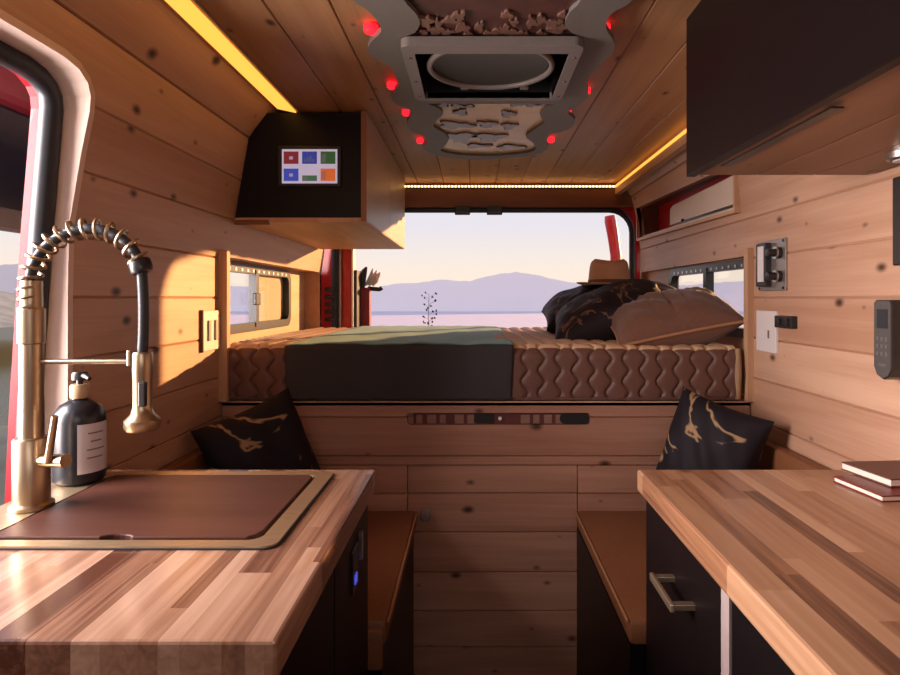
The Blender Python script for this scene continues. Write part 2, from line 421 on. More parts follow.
def inset(outline, d):
    res = []; n = len(outline)
    for i, (y, z) in enumerate(outline):
        a = Vector(outline[max(0, i - 1)]); c = Vector(outline[min(n - 1, i + 1)]); t = (c - a).normalized()
        res.append((y - t.y * d, z + t.x * d))
    return res
struct(strip_along(DOOR, lambda z: wall_x(LP, max(z, -.69)) + .001, lambda z: -.889 + .065 * max(z, -.5), -.016, 'trim_5', M['jamb']))
seal_path = inset(DOOR, .03)
struct(MB().tube([(-.893 + .065 * max(z, -.5), y, z) for y, z in seal_path], .021, 14).build('trim_6', M['rubber'], smooth=True))
struct(strip_along(inset(DOOR, .03), lambda z: -.915 + .065 * max(z, -.5), lambda z: -.935 + .065 * max(z, -.5), .03, 'trim_7', M['deep_red']))

# ------------------------------------------------------------------ bed-side alcoves, windows
struct(MB().box(-.842, -.812, 1.972, 2.0, -.342, .158, .002).build('trim_8', M['cedar_z']))
struct(MB().box(.898, .922, 1.972, 2.0, -.342, .165, .002).build('trim_9', M['cedar_z']))
def alcove(name, xin, xout, y0, y1, zt, mat):
    s = 1 if xout > xin else -1
    b = MB()
    b.box(xin + s * .0225, xout, y0 - .012, y0, -.36, zt + .012)
    b.box(xin, xout, y1, y1 + .03, -.36, zt + .012)
    b.box(xin + s * .001, xout, y0, y1, zt, zt + .012)
    return b.build(name, mat)
struct(alcove('trim_10', -.84, -.955, 2.0, 3.27, .141, M['trim_y']))
struct(alcove('trim_11', .921, 1.00, 2.0, 3.30, .143, M['trim_y']))

def side_window(name, x, out, y0, y1, z0, z1, ym, blind):
    w = bpy.data.objects.new(name, None); C.objects.link(w); w.location = (x, (y0 + y1) / 2, z0); w['kind'] = 'structure'
    s = 1 if out > x else -1
    t = .028
    b = MB().prism([(2.0 - .012, -.36), (3.3, -.36), (3.3, .158), (2.0 - .012, .158)], x, out, 'X', holes=[rrect(y0, y1, z0, z1, .05)])
    b.build('window_surround', M['cedar_x'] if False else M['trim_y'], w)
    MB().prism(rrect(y0 - .006, y1 + .006, z0 - .006, z1 + .006, .055), x - s * .012, x + s * .02, 'X', holes=[rrect(y0 + t, y1 - t, z0 + t, z1 - t, .035)]).build('window_frame', M['plastic'], w)
    MB().box(x - s * .016, x + s * .016, ym - .022, ym - .004, z0 + .01, z1 - .01).box(x - s * .010, x + s * .016, ym + .006, ym + .026, z0 + .01, z1 - .01).build('mullion', M['plastic'], w)
    MB().box(x - s * .028, x - s * .012, ym - .055, ym + .0, (z0 + z1) / 2 - .028, (z0 + z1) / 2 + .022, .004).build('latch', M['plastic'], w)
    MB().box(x + s * .004, x + s * .008, y0 + .02, ym, z0 + .02, z1 - .02).build('pane', M['glass'], w)
    MB().box(x + s * .009, x + s * .013, ym, y1 - .02, z0 + .02, z1 - .02).build('pane', M['glass'], w)
    if blind: MB().box(x + s * .018, x + s * .022, ym + .03, y1 - .03, z0 + .02, z1 - .02).build('blind', M['net'], w)
    for k in range(14):
        yy = y0 + .08 + k * (y1 - y0 - .16) / 13
        MB().box(x - s * .014, x - s * .0115, yy - .006, yy + .006, z1 - .022, z1 - .012).build('screw', M['chrome'], w)
    return w
side_window('window_1', -.922, -.955, 2.03, 2.98, -.13, .128, 2.52, True)
side_window('window_2', .955, .99, 2.03, 2.90, -.135, .132, 2.45, False)

# high cubby in the right wall
cub = bpy.data.objects.new('trim_12', None); C.objects.link(cub); cub.location = (.96, 2.7, .31); cub['kind'] = 'structure'
b = MB()
b.prism([(2.058, .293), (3.302, .313), (3.302, .504), (2.058, .472)], .893, .919, 'X', holes=[[(2.07, .305), (3.29, .325), (3.29, .492), (2.07, .46)]])
b.build('cubby_frame', M['trim_y'], cub)
MB().box(.922, 1.02, 2.05, 3.31, .285, .299).box(.922, 1.02, 3.295, 3.32, .29, .52).box(.922, 1.02, 2.04, 2.064, .29, .5).box(.92, 1.02, 2.05, 3.31, .50, .52).build('cubby_lining', M['beam'], cub)
MB().box(1.015, 1.03, 2.04, 3.32, .28, .53).build('cubby_back', M['red'], cub)
sp = thing('sliding_panel', 'pale sliding panel half closing the long cubby high on the right wall', 'panel', (.965, 2.45, .33))
MB().prism([(2.072, .335), (2.84, .345), (2.84, .42), (2.80, .432), (2.072, .44)], .928, .942, 'X').build('panel', M['screenlid'], sp)
b = MB().prism([(2.072, .31), (3.28, .329), (3.28, .340), (2.072, .322)], .924, .936, 'X'); b.build('rail', M['screenlid'], sp)
b = MB().prism([(2.09, .3235), (2.72, .333), (2.72, .3365), (2.09, .327)], .922, .930, 'X'); b.build('slot', M['plastic'], sp)
MB().lathe([(0, -.004), (.007, -.004), (.007, .004), (0, .004)], (.923, 2.66, .345), 12, Matrix.Rotation(PI / 2, 4, 'Y')).build('knob', M['plastic'], sp)

# ------------------------------------------------------------------ van body at the rear opening
OPEN = rrect(-.80, .905, -.5, .512, .13)
b = MB().prism([(-1.02, FLOOR), (1.05, FLOOR), (1.05, .68), (-1.02, .68)], YR + .035, YR + .09, 'Y', holes=[OPEN])
struct(b.build('wall_rear', M['red']))
struct(MB().tube([(x * 1.0 - (.012 if x > 0 else -.012), YR + .03, z - (.014 if z > 0 else -.014)) for x, z in OPEN], .017, 10, closed=True).build('trim_13', M['rubber'], smooth=True))
# pillar dressing at the left of the opening
b = MB().box(-.79, -.765, YR + .03, YR + .06, -.4, .5); struct(b.build('trim_14', M['rubber']))
d = thing('rear_door', 'red rear door standing open past the left end of the bed', 'door', (-.72, YR + .1, -.9))
MB().box(-.755, -.695, YR + .06, YR + .16, -.9, .5, .012).build('inner_panel', M['red'], d)
MB().box(-.690, -.618, YR + .20, YR + .26, -.9, .062, .01).build('outer_panel', M['deep_red'], d)
MB().box(-.768, -.757, YR + .05, YR + .12, -.9, .5).box(-.697, -.688, YR + .05, YR + .12, -.9, .5).build('edge_trim', M['white'], d)
MB().box(-.688, -.672, YR + .08, YR + .2, -.9, .16).build('seal', M['rubber'], d)
b = MB()
for k in range(5): b.box(-.835, -.785, YR - .01, YR + .02, -.13 + k * .042, -.108 + k * .042, .003)
b.build('vent', M['plastic'], d)
# mirror-like hinge with pale loops
h = MB().tube([(-.665, YR + .22, .06), (-.665, YR + .22, .12), (-.655, YR + .22, .16), (-.64, YR + .22, .185)], [.014, .022, .018, .006], 10)
h.tube([(-.635, YR + .23, .058), (-.60, YR + .23, .054), (-.565, YR + .23, .052), (-.55, YR + .23, .062)], .013, 8)
hb = h.build('hinge', M['plastic'], d, smooth=True)
h = MB()
for k in range(3): h.tube([(-.655 + k * .022, YR + .25, .075), (-.635 + k * .022, YR + .25, .10), (-.618 + k * .022, YR + .25, .14), (-.608 + k * .022, YR + .25, .178 - k * .012)], [.008, .013, .012, .004], 8)
h.build('hinge_cover', M['white'], d, smooth=True)
# red upright seen past the right end of the opening
b = MB().tube([(.952, 3.98, -1.6), (.945, 3.98, -.2), (.94, 3.98, .28), (.925, 3.98, .40), (.905, 3.98, .51), (.90, 3.98, .545)], [.035, .035, .036, .038, .040, .034], 12)
tag(b.build('red_post', M['red'], origin=(.952, 3.98, -1.6), smooth=True), 'red upright post outside behind the hat at the rear opening', 'post')
for px in (462.5, 494.5):
    x, y, z = P(px, 211, YR - .03)
    t = thing('blind_clip', 'small black clip hanging under the rear beam, %s' % ('the one nearer the dark wall cabinet' if px < 480 else 'the one nearer the hat'), 'clip', (x, y, .508), 'clips under the rear beam')
    MB().box(x - .043, x + .043, y - .008, y + .008, .461, .509, .004).build('clip_body', M['plastic'], t)
    MB().box(x - .034, x + .034, y - .012, y - .007, .470, .478, .001).build('clip_lip', M['grey_plastic'], t)

# ------------------------------------------------------------------ bed
bb = thing('bed_platform', 'knotty cedar plank wall and deck carrying the mattress', 'bed platform', (.04, YB, FLOOR))
rows = [-.345, -.397, -.526, -.552]
zs = [-.345, -.397, -.526, -.557, -.650, -.779, -.912, -1.04, -1.16, FLOOR]
HX0, HX1 = P(408, 0, YB)[0], P(577, 0, YB)[0]
def plank_x(b, x0, x1, z0, z1, y0, y1):
    c = .005
    b.prism([(y0 + c, z0 + .0004), (y0, z0 + c), (y0, z1 - c * .4), (y0 + c * .6, z1 - .0004), (y1, z1 - .0004), (y1, z0 + .0004)], x0, x1, 'X')
b = MB()
SLX0, SLX1, SLZ0, SLZ1 = P(407, 0, YB)[0], P(590, 0, YB)[0], -.421, -.381
for z1, z0 in zip(zs[:3], zs[1:4]):
    plank_x(b, -.835, .915, z0, z1, YB, YB + .03)
for z1, z0 in zip(zs[3:], zs[4:]):
    plank_x(b, -.835, HX0 - .003, z0, z1, YB, YB + .03); plank_x(b, HX1 + .003, .915, z0, z1, YB, YB + .03)
fr = b.build('plank_front', M['cedar_x'], bb)
cut(fr, [MB().prism(rrect(SLX0, SLX1, SLZ0, SLZ1, .012), YB - .1, YB + .02, 'Y').xform(Matrix.Identity(4)).build('cutter', M['pine'])])
MB().box(-.84, .92, YB + .032, YB + .05, FLOOR, -.36).build('backing_panel', M['beam'], bb)
MB().box(-.835, .915, YB + .0, YR - .06, -.357, -.343).build('deck', M['trim_y'], bb)
b = MB()
for z1, z0 in zip(zs[3:], zs[4:]): plank_x(b, HX0, HX1, z0, z1, YB + .002, YB + .03)
b.build('hatch_door', M['cedar_x'], bb)
# pull strap in the slot
st = MB().box(SLX0 + .02, SLX1 - .006, YB + .010, YB + .019, SLZ0 + .002, SLZ1 - .002).build('strap', M['deep_red'] if False else plain('wine_strap', (.10, .022, .02), .7), bb)
x = SLX0 + .03; stripe = plain('tan_stripe', (.24, .12, .09), .7)
for k, (w, g) in enumerate(((.02, .016), (.03, .012), (.02, .03), (.03, .012), (.028, .15), (.03, .012), (.02, .016), (.026, .012), (.03, .01))):
    MB().box(x, x + w, YB + .008, YB + .0115, SLZ0 + .003, SLZ1 - .008).build('strap_stripe', stripe, st); x += w + g
b = MB().prism(rrect(SLX1 - .10, SLX1 - .004, SLZ0 + .002, SLZ1 - .002, .018), YB + .003, YB + .012, 'Y').build('strap_buckle', M['plastic'], st)
MB().box(P(483, 0, YB)[0] - .03, P(483, 0, YB)[0] + .035, YB + .006, YB + .012, SLZ0 + .006, SLZ1 - .004).build('strap_buckle', M['plastic'], st)
MB().lathe([(0, -.003), (.006, -.003), (.006, .003), (0, .003)], (P(500, 0, YB)[0], YB + .004, -.40), 12, Matrix.Rotation(PI / 2, 4, 'X')).build('snap', M['white'], st)
# knob on the lower hatch
kx, ky, kz = P(425.5, 514, YB)
b = MB().lathe([(0, .03), (.012, .03), (.016, .024), (.016, .016), (.008, .012), (.008, 0), (.02, 0), (.02, -.003)], (kx, ky, kz), 20, Matrix.Rotation(PI / 2, 4, 'X'))
b.build('knob', M['chrome'], bb, smooth=True)

ZT = -.166
mt = tag(MB().box(-.832, .895, YB + .012, 3.26, -.342, ZT - .012, .02).build('mattress', M['mattress'], origin=(.03, 2.6, -.342), smooth=True), 'thick grey mattress filling the van from wall to wall', 'mattress')
# quilt: over the top and down the front
def sheet_path(v, top, front, yb, yf, zb, rr=.035):
    Ltop = yb - (yf + rr); Larc = rr * PI / 2; Ld = (top - rr) - zb
    s = v * (Ltop + Larc + Ld)
    if s < Ltop: return yb - s, top, 0, 1, s
    if s < Ltop + Larc:
        a = (s - Ltop) / rr
        return yf + rr - rr * math.sin(a), top - rr + rr * math.cos(a), -math.sin(a), math.cos(a), s
    return yf, top - rr - (s - Ltop - Larc), -1, 0, s
def quilt_fn(x0, x1, top, yf, zb):
    Ltop = 3.27 - (yf + .035)
    def fn(u, v):
        x = x0 + (x1 - x0) * u
        y, z, ny, nz, s = sheet_path(v, top, None, 3.27, yf, zb)
        if s < Ltop:
            h = (abs(math.sin(PI * x / .062)) * abs(math.sin(PI * y / .062))) ** .35 * .011
        else:
            q = s - Ltop
            kk = x / .056; d = .2 * math.sin(2 * PI * q / .075); a = 1
            for k in range(math.floor(kk) - 1, math.floor(kk) + 2):
                s0, s1 = k + d * (1 if k % 2 else -1), k + 1 - d * (1 if k % 2 else -1)
                if s0 <= kk < s1: a = abs((kk - s0) / (s1 - s0) - .5) * 2
            h = (1 - a ** 4) * .009
        w = .004 * math.sin(x * 7 + y * 3)
        if z < zb + .01: h *= .3
        return (x, y + ny * h, z + nz * (h + w))
    return fn
def part_of(fn, v0, v1): return lambda u, v: fn(u, v0 + (v1 - v0) * v)
qf = quilt_fn(-.832, .872, ZT, YB + .004, -.338)
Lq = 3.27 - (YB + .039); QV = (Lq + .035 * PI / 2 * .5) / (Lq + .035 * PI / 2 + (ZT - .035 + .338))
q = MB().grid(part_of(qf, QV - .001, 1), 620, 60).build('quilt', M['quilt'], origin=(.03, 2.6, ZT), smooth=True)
MB().grid(part_of(qf, 0, QV), 500, 150).build('quilt_top', M['quilt_top'], q, smooth=True)['label'] = 'pale brown quilted top side with sunlit brightness put into its colour'
tag(q, 'brown quilted cover over the mattress with wavy stitching at the front', 'quilt')
def blanket_fn(v0, v1, off):
    def fn(u, v):
        y, z, ny, nz, s = sheet_path(v0 + (v1 - v0) * v, ZT + .016, None, 3.24, YB - .012, -.334, .022)
        x0 = -.628 + .012 * math.sin(s * 5); x1 = .128 + .006 * math.sin(s * 7)
        x = x0 + (x1 - x0) * u
        w = .0025 * math.sin(x * 23 + s * 2) * math.sin(s * 9) + .001 * math.sin(x * 60) + off
        w -= .006 * (abs(2 * u - 1) ** 14)
        return (x, y + ny * w, z + nz * w)
    return fn
Lt = 3.24 - (YB + .010); La = .022 * PI / 2; Ld_ = (ZT + .016 - .022) + .334; VS = (Lt + La * .55) / (Lt + La + Ld_)
bl = MB().grid(blanket_fn(0, VS, 0), 90, 80).build('blanket', M['blanket'], origin=(-.25, 2.6, ZT), smooth=True)
m = bl.modifiers.new('thick', 'SOLIDIFY'); m.thickness = .006; m.offset = 1
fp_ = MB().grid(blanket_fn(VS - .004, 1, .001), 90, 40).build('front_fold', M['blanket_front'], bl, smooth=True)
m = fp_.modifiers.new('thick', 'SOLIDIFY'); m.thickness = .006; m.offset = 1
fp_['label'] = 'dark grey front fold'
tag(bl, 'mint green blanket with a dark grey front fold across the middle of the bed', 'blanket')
# end tab of the mattress on the right
tag(MB().tube([(.876, YB + .002, -.335), (.874, YB - .006, -.25), (.876, YB + .002, -.168)], [.009, .012, .009], 10).build('mattress_roll', plain('tan_binding', (.33, .19, .10), .7), smooth=True), 'tan bound edge rolled at the right end of the quilted cover', 'binding')

# ------------------------------------------------------------------ pillows and hat
def pillow(w, h, t, nu=36, nv=36, pinch=.10, ruff=0.0, seed=0, ribs=0):
    b = MB(); rnd = random.Random(seed); ph = [rnd.uniform(0, 6) for _ in range(6)]
    for sgn in (1, -1):
        def fn(u, v):
            a, c = 2 * u - 1, 2 * v - 1
            edge = (1 - abs(a) ** 2.6) * (1 - abs(c) ** 2.6)
            th = max(0, edge) ** .48 * t / 2
            sx = 1 - pinch * (1 - abs(a)) ** .0 * (1 - abs(c) ** 2) * abs(a) ** 3 * .6
            sy = 1 - pinch * (1 - abs(a) ** 2) * abs(c) ** 3 * .6
            x, z = a * w / 2 * sx, c * h / 2 * sy
            wr = ruff * (math.sin(a * 7 + ph[0] + c * 3) * math.sin(c * 6 + ph[1]) + .5 * math.sin(a * 13 + c * 9 + ph[2])) * max(0, edge) ** .5
            rb = ribs * (abs(math.sin(a * 22)) ** .7 - .5) * max(0, edge) ** .5 if ribs else 0
            return (x, sgn * (th + wr + rb), z)
        b.grid(fn, nu, nv)
    return b
def place_pillow(name, label, mat, w, h, t, loc, rot, seed, group=None, cat='pillow', piping=None, ruff=.006, ribs=0):
    loc = Vector(loc)
    R = Euler(rot, 'XYZ').to_matrix().to_4x4()
    b = pillow(w, h, t, ruff=ruff, seed=seed, ribs=ribs)
    o = b.build(name, M[mat], origin=(0, 0, 0), smooth=True, weld=.0004)
    if True:
        o.location = loc; o.rotation_euler = rot
    tag(o, label, cat, group)
    if piping:
        b = MB(); pts = []
        n = 28
        for k in range(4 * n):
            s, f = k // n, (k % n) / n * 2 - 1
            a, c = ((f, -1), (1, f), (-f, 1), (-1, -f))[s]
            sx = 1 - .10 * (1 - abs(c) ** 2) * abs(a) ** 3 * .6; sy = 1 - .10 * (1 - abs(a) ** 2) * abs(c) ** 3 * .6
            pts.append((a * w / 2 * sx, 0, c * h / 2 * sy))
        b.tube(pts, .0055, 8, closed=True)
        p = b.build('piping', M[piping], None, origin=(0, 0, 0), smooth=True); p.parent = o
    return o
R_ = math.radians
# bed pillows lie stacked against the right side
place_pillow('bed_pillow', 'dark marbled pillow in front, under the brim side of the hat', 'dark_fabric', .48, .46, .20, (.555, 2.47, -.064), (R_(-72), R_(0), R_(0)), 3, 'bed pillows', piping=None)
bpy.data.objects['bed_pillow'].rotation_euler = (R_(-78), R_(-20), R_(-12))
o = place_pillow('bed_pillow', 'dark marbled pillow at the back carrying the felt hat', 'dark_fabric', .50, .46, .21, (.575, 2.88, -.040), (R_(-80), R_(-16), R_(-6)), 5, 'bed pillows')
o = place_pillow('bed_pillow', 'brown ribbed pillow at the front corner beside the right wall', 'sham', .43, .36, .18, (.715, 2.20, -.078), (R_(-76), R_(-12), R_(-6)), 8, 'bed pillows', piping='piping', ribs=.008)
o = place_pillow('bed_pillow', 'brown pillow lying behind the ribbed one near the right window', 'sham', .36, .46, .15, (.78, 2.82, -.03), (R_(-80), R_(-20), R_(0)), 9, 'bed pillows')

hx, hy, hz = .63, 2.80, .062
ht = thing('felt_hat', 'tan felt brimmed hat resting on the dark pillows', 'hat', (hx, hy, hz))
b = MB()
def hat_fn(u, v):
    a = u * 2 * PI
    prof = [(.150, .004), (.148, .0), (.12, -.004), (.098, -.002), (.094, .004), (.092, .02), (.089, .05), (.085, .085), (.080, .104), (.066, .117), (.045, .113), (.02, .100), (.0, .094)]
    f = v * (len(prof) - 1); i = min(int(f), len(prof) - 2); t = f - i
    r = prof[i][0] * (1 - t) + prof[i + 1][0] * t; z = prof[i][1] * (1 - t) + prof[i + 1][1] * t
    rx, ry = r * 1.0, r * 1.12
    if r > .1: z += .02 * ((r - .1) / .05) * (math.cos(a) ** 2) * .35
    if z > .085 and r > .02: z -= .012 * abs(math.sin(a)) ** 2
    return (hx + rx * math.cos(a), hy + ry * math.sin(a), hz + z)
b.grid(hat_fn, 48, 40)
hat = b.build('hat_body', M['felt'], ht, smooth=True, weld=.0004)
m = hat.modifiers.new('thick', 'SOLIDIFY'); m.thickness = .003
b = MB(); b.lathe([(.0965, .004), (.0965, .022), (.094, .024), (.094, .003)], seg=40); b.xform(Matrix.Translation((hx, hy, hz)) @ Matrix.Diagonal((1, 1.12, 1, 1)))
b.build('hat_band', M['band'], ht, smooth=True)

# ------------------------------------------------------------------ benches and throw cushions
def bench(name, label, x0, x1, xface, group):
    t = thing(name, label, 'bench', ((x0 + x1) / 2, 1.65, FLOOR), group)
    lo, hi = min(x0, x1), max(x0, x1)
    b = MB().box(lo + .002, hi - .002, 1.302, YB - .006, -.757, -.70, .012); b.build('seat_cushion', M['leather'], t, smooth=True)
    e = xface
    MB().tube([(e, 1.31, -.706), (e, YB - .01, -.706)], .0035, 8).build('piping', M['piping'], t)
    s = 1 if x1 == e else -1
    MB().box(lo + .004, hi - .012 if e == hi else hi - .004, 1.31, YB - .006, FLOOR, -.758) .build('base', M['black'], t)
    return t
bl_ = bench('bench', 'brown leather bench between the sink counter and the bed', -.835, -.188, -.188, 'side benches')
MB().box(-.838, -.79, 1.33, YB - .012, -.70, -.45, .012).build('backrest', M['leather'], bl_, smooth=True)
# front flap of the seat hanging in view
MB().box(-.83, -.196, 1.285, 1.300, -.80, -.712, .006).build('front_flap', M['leather'], bl_, smooth=True)
br_ = bench('bench', 'brown leather bench between the drawer counter and the bed', .336, .915, .336, 'side benches')
MB().box(.872, .917, 1.33, YB - .012, -.70, -.435, .012).build('backrest', M['leather'], br_, smooth=True)

place_pillow('throw_cushion', 'dark cushion with gold stripes leaning in the left bench corner', 'gold_vein', .31, .36, .16, (-.635, 1.82, -.50), (R_(-12), R_(-18), R_(42)), 21, 'throw cushions on the benches', 'cushion')
place_pillow('throw_cushion', 'black cushion with gold veins behind the right worktop', 'gold_vein', .29, .38, .15, (.71, 1.83, -.50), (R_(-10), R_(14), R_(-48)), 33, 'throw cushions on the benches', 'cushion')

# ------------------------------------------------------------------ sink counter (left)
cl = thing('base_cabinet', 'black base cabinet under the sink worktop', 'cabinet', (-.55, .97, FLOOR))
MB().box(-.835, -.245, .665, 1.285, FLOOR + .06, CT - .047).build('body', M['black'], cl)
MB().box(-.82, -.29, .70, 1.27, FLOOR, FLOOR + .06).build('plinth', M['black'], cl)
for y0, y1 in ((.668, .975), (.979, 1.284)):
    MB().box(-.245, -.227, y0, y1, FLOOR + .07, CT - .052, .002).build('door', M['black'], cl)
x, y, z = -.2265, 1.13, -.50
MB().box(x - .002, x + .004, y - .025, y + .025, z - .05, z + .03, .002).build('socket_plate', M['plastic'], cl)
MB().box(x + .003, x + .006, y - .012, y + .006, z - .035, z - .018).build('blue_indicator', M['led_blue'], cl)
MB().box(x + .002, x + .009, 1.168, 1.178, z - .01, z + .045).build('door_pull', M['chrome'], cl)
b = MB().prism([(-.838, .647), (-.213, .647), (-.213, 1.295), (-.838, 1.295)], CT - .046, CT, 'Z', holes=[[(-.755, .905), (-.755, 1.245), (-.31, 1.245), (-.31, .905)]])
wt = b.build('worktop', M['worktop'], origin=(-.55, .97, CT - .046))
m = wt.modifiers.new('round', 'BEVEL'); m.width = .004; m.segments = 2; m.limit_method = 'ANGLE'
tag(wt, 'striped butcher block worktop around the sink', 'worktop')
sk = thing('sink', 'brass coloured sink set into the left worktop under the cutting board', 'sink', (-.56, 1.07, CT))
def rim(o0, o1, h): return rrect(*o0, .03), rrect(*o1, .03)
b = MB().prism(rrect(-.832, -.293, .882, 1.264, .022), CT + .0005, CT + .005, 'Z', holes=[rrect(-.745, -.323, .905, 1.240, .022)])
b.build('rim', M['steel'], sk)
b = MB().prism(rrect(-.8345, -.2905, .8795, 1.2665, .024), CT + .0003, CT + .0025, 'Z', holes=[rrect(-.82, -.30, .89, 1.256, .02)])
b.build('gasket', M['rubber'], sk)
b = MB().box(-.735, -.733, .905, 1.24, -.56, CT).box(-.325, -.323, .905, 1.24, -.56, CT).box(-.735, -.323, .905, .907, -.56, CT).box(-.735, -.323, 1.238, 1.24, -.56, CT).box(-.735, -.323, .905, 1.24, -.562, -.56)
b.build('basin', M['steel'], sk)
notch = [(-.545 + .024 * math.cos(a), .913 + .010 * math.sin(a)) for a in [PI - k * PI / 8 for k in range(9)]]
outl = [(-.738, 1.233), (-.738, .913)] + notch + [(-.345, .913), (-.335, .922), (-.329, .94), (-.329, 1.223), (-.337, 1.233)]
cb = MB().prism(outl, CT - .006, CT + .007, 'Z').build('cutting_board', M['board'], origin=(-.54, 1.07, CT - .006))
m = cb.modifiers.new('round', 'BEVEL'); m.width = .003; m.segments = 2; m.limit_method = 'ANGLE'
tag(cb, 'dark walnut cutting board covering the sink', 'cutting board')
# faucet
FY = 1.047; fx = -.772
def fp(px, py): return P(px, py, FY)
fc = thing('kitchen_faucet', 'tall brushed brass spring faucet beside the cutting board', 'faucet', (fx, FY, CT + .006))
b = MB().lathe([(0, CT + .006), (.034, CT + .006), (.034, CT + .012), (.028, CT + .016), (.028, -.246), (.026, -.243), (.0, -.243)], (fx, FY, 0), 28)
b.build('base', M['brass'], fc, smooth=True)
b = MB().lathe([(.0, -.244), (.019, -.244), (.0185, -.078), (.0185, -.077)], (fx, FY, 0), 24)
b.lathe([(.0185, -.080), (.021, -.078), (.021, -.02), (.017, -.016), (.017, .0), (.0165, .03), (0, .03)], (fx, FY, 0), 24)
b.build('column', M['brass'], fc, smooth=True)
path_px = [(31.5, 318), (30, 300), (30.5, 280), (34, 265), (43, 250), (56, 239), (70, 232), (85, 229), (100, 229.5), (114, 234), (126, 242), (134, 251), (139, 261), (142, 272)]
def smooth_path(pts, n):
    out = []
    for i in range(len(pts) - 1):
        p0, p1, p2, p3 = (Vector(pts[max(0, i - 1)]), Vector(pts[i]), Vector(pts[i + 1]), Vector(pts[min(len(pts) - 1, i + 2)]))
        for k in range(n):
            t = k / n
            out.append(.5 * ((2 * p1) + (p2 - p0) * t + (2 * p0 - 5 * p1 + 4 * p2 - p3) * t * t + (3 * p1 - p0 - 3 * p2 + p3) * t ** 3))
    out.append(Vector(pts[-1])); return out
arc = smooth_path([fp(*p) for p in path_px], 12)
hose = arc + smooth_path([fp(142, 272), fp(143.5, 300), fp(143.5, 330), fp(142.5, 352)], 6)[1:]
MB().tube(hose, .0088, 12).build('hose', M['rubber'], fc, smooth=True)
lens = [0]
for a, c in zip(arc, arc[1:]): lens.append(lens[-1] + (c - a).length)
def at_len(s):
    for i in range(len(lens) - 1):
        if lens[i + 1] >= s:
            t = (s - lens[i]) / (lens[i + 1] - lens[i]); return arc[i].lerp(arc[i + 1], t), (arc[i + 1] - arc[i]).normalized()
    return arc[-1], (arc[-1] - arc[-2]).normalized()
coil = []; N = 900; turns = 17
for k in range(N + 1):
    f = k / N; p, t = at_len(f * lens[-1] * .97)
    yv = Vector((0, 1, 0)); sv = t.cross(yv).normalized(); a = 2 * PI * turns * f ** .85
    coil.append(p + (yv * math.cos(a) + sv * math.sin(a)) * .0165)
MB().tube(coil, .0031, 6).build('spring', M['brass'], fc, smooth=True)
ex, ey, ez = fp(140.5, 265)
b = MB().lathe([(0, -.014), (.017, -.014), (.0185, -.01), (.0185, .006), (.016, .010), (0, .010)], (ex, ey, ez), 20, Matrix.Rotation(R_(-18), 4, 'Y')); b.build('spring_cap', M['plastic'], fc, smooth=True)
ax, ay, az = fp(37, 361.5); bx, _, _ = fp(133, 361.5)
MB().tube([(ax, ay, az), (bx, ay, az)], .0048, 12).build('holder_arm', M['brass'], fc, smooth=True)
hx0, _, hz0 = fp(142.5, 352)
hd = MB().lathe([(0, .0), (.015, .0), (.0165, -.004), (.0165, -.03), (.0155, -.05), (.0155, -.095), (.019, -.108), (.029, -.118), (.029, -.131), (.026, -.136), (0, -.136)], (hx0, FY, hz0), 26).build('spray_head', M['brass'], fc, smooth=True)
MB().box(hx0 - .0215, hx0 - .0145, FY - .012, FY + .012, hz0 - .024, hz0 + .004, .002).build('holder_ring', M['brass'], fc)
MB().box(hx0 + .004, hx0 + .016, FY - .022, FY - .012, hz0 - .092, hz0 - .05, .002).build('spray_button', M['plastic'], hd)
lx, _, lz = fp(50, 459); l2x, _, _ = fp(76, 454)
lv = MB().tube([(lx - .01, FY - .008, lz), (l2x, FY - .026, lz + .004)], .0115, 14).build('lever_hub', M['brass'], fc, smooth=True)
p1 = fp(60, 458); p2 = fp(69.5, 412)
MB().tube([(p1[0], FY - .030, p1[2]), (p2[0], FY - .036, p2[2])], [.006, .0052], 10).build('lever', M['brass'], lv, smooth=True)
# soap bottle
sx, sy = -.787, 1.198; sz = CT + .0062
sb = thing('soap_bottle', 'dark pump soap bottle with a pale label behind the faucet', 'soap bottle', (sx, sy, sz))
MB().lathe([(0, 0), (.040, 0), (.0455, .006), (.0455, .122), (.043, .138), (.034, .152), (.020, .160), (.0145, .163), (.0145, .166), (0, .166)], (sx, sy, sz), 32).build('body', M['navy'], sb, smooth=True)
MB().lathe([(0, .165), (.0165, .165), (.0175, .168), (.0175, .188), (.0155, .192), (0, .192)], (sx, sy, sz), 24).build('collar', M['tan_plastic'], sb, smooth=True)
b = MB().lathe([(0, .19), (.006, .19), (.006, .200), (.0145, .201), (.015, .213), (.012, .217), (0, .217)], (sx, sy, sz), 20)
b.tube([(sx, sy, sz + .209), (sx + .02, sy - .012, sz + .209), (sx + .032, sy - .02, sz + .205)], [.006, .0055, .004], 10)
b.build('pump', M['plastic'], sb, smooth=True)
lb = MB().lathe([(.0460, .022), (.0460, .118)], (sx, sy, sz), 16, None, R_(-62), R_(25)).build('label', M['label'], sb, smooth=True)
b = MB()
for k, (w0, w1) in enumerate(((-40, 0), (-34, -6), (-42, 4), (-42, -2))): b.lathe([(.0463, .098 - k * .016), (.0463, .101 - k * .016)], (sx, sy, sz), 8, None, R_(w0), R_(w1))
b.build('print', M['ink'], lb)

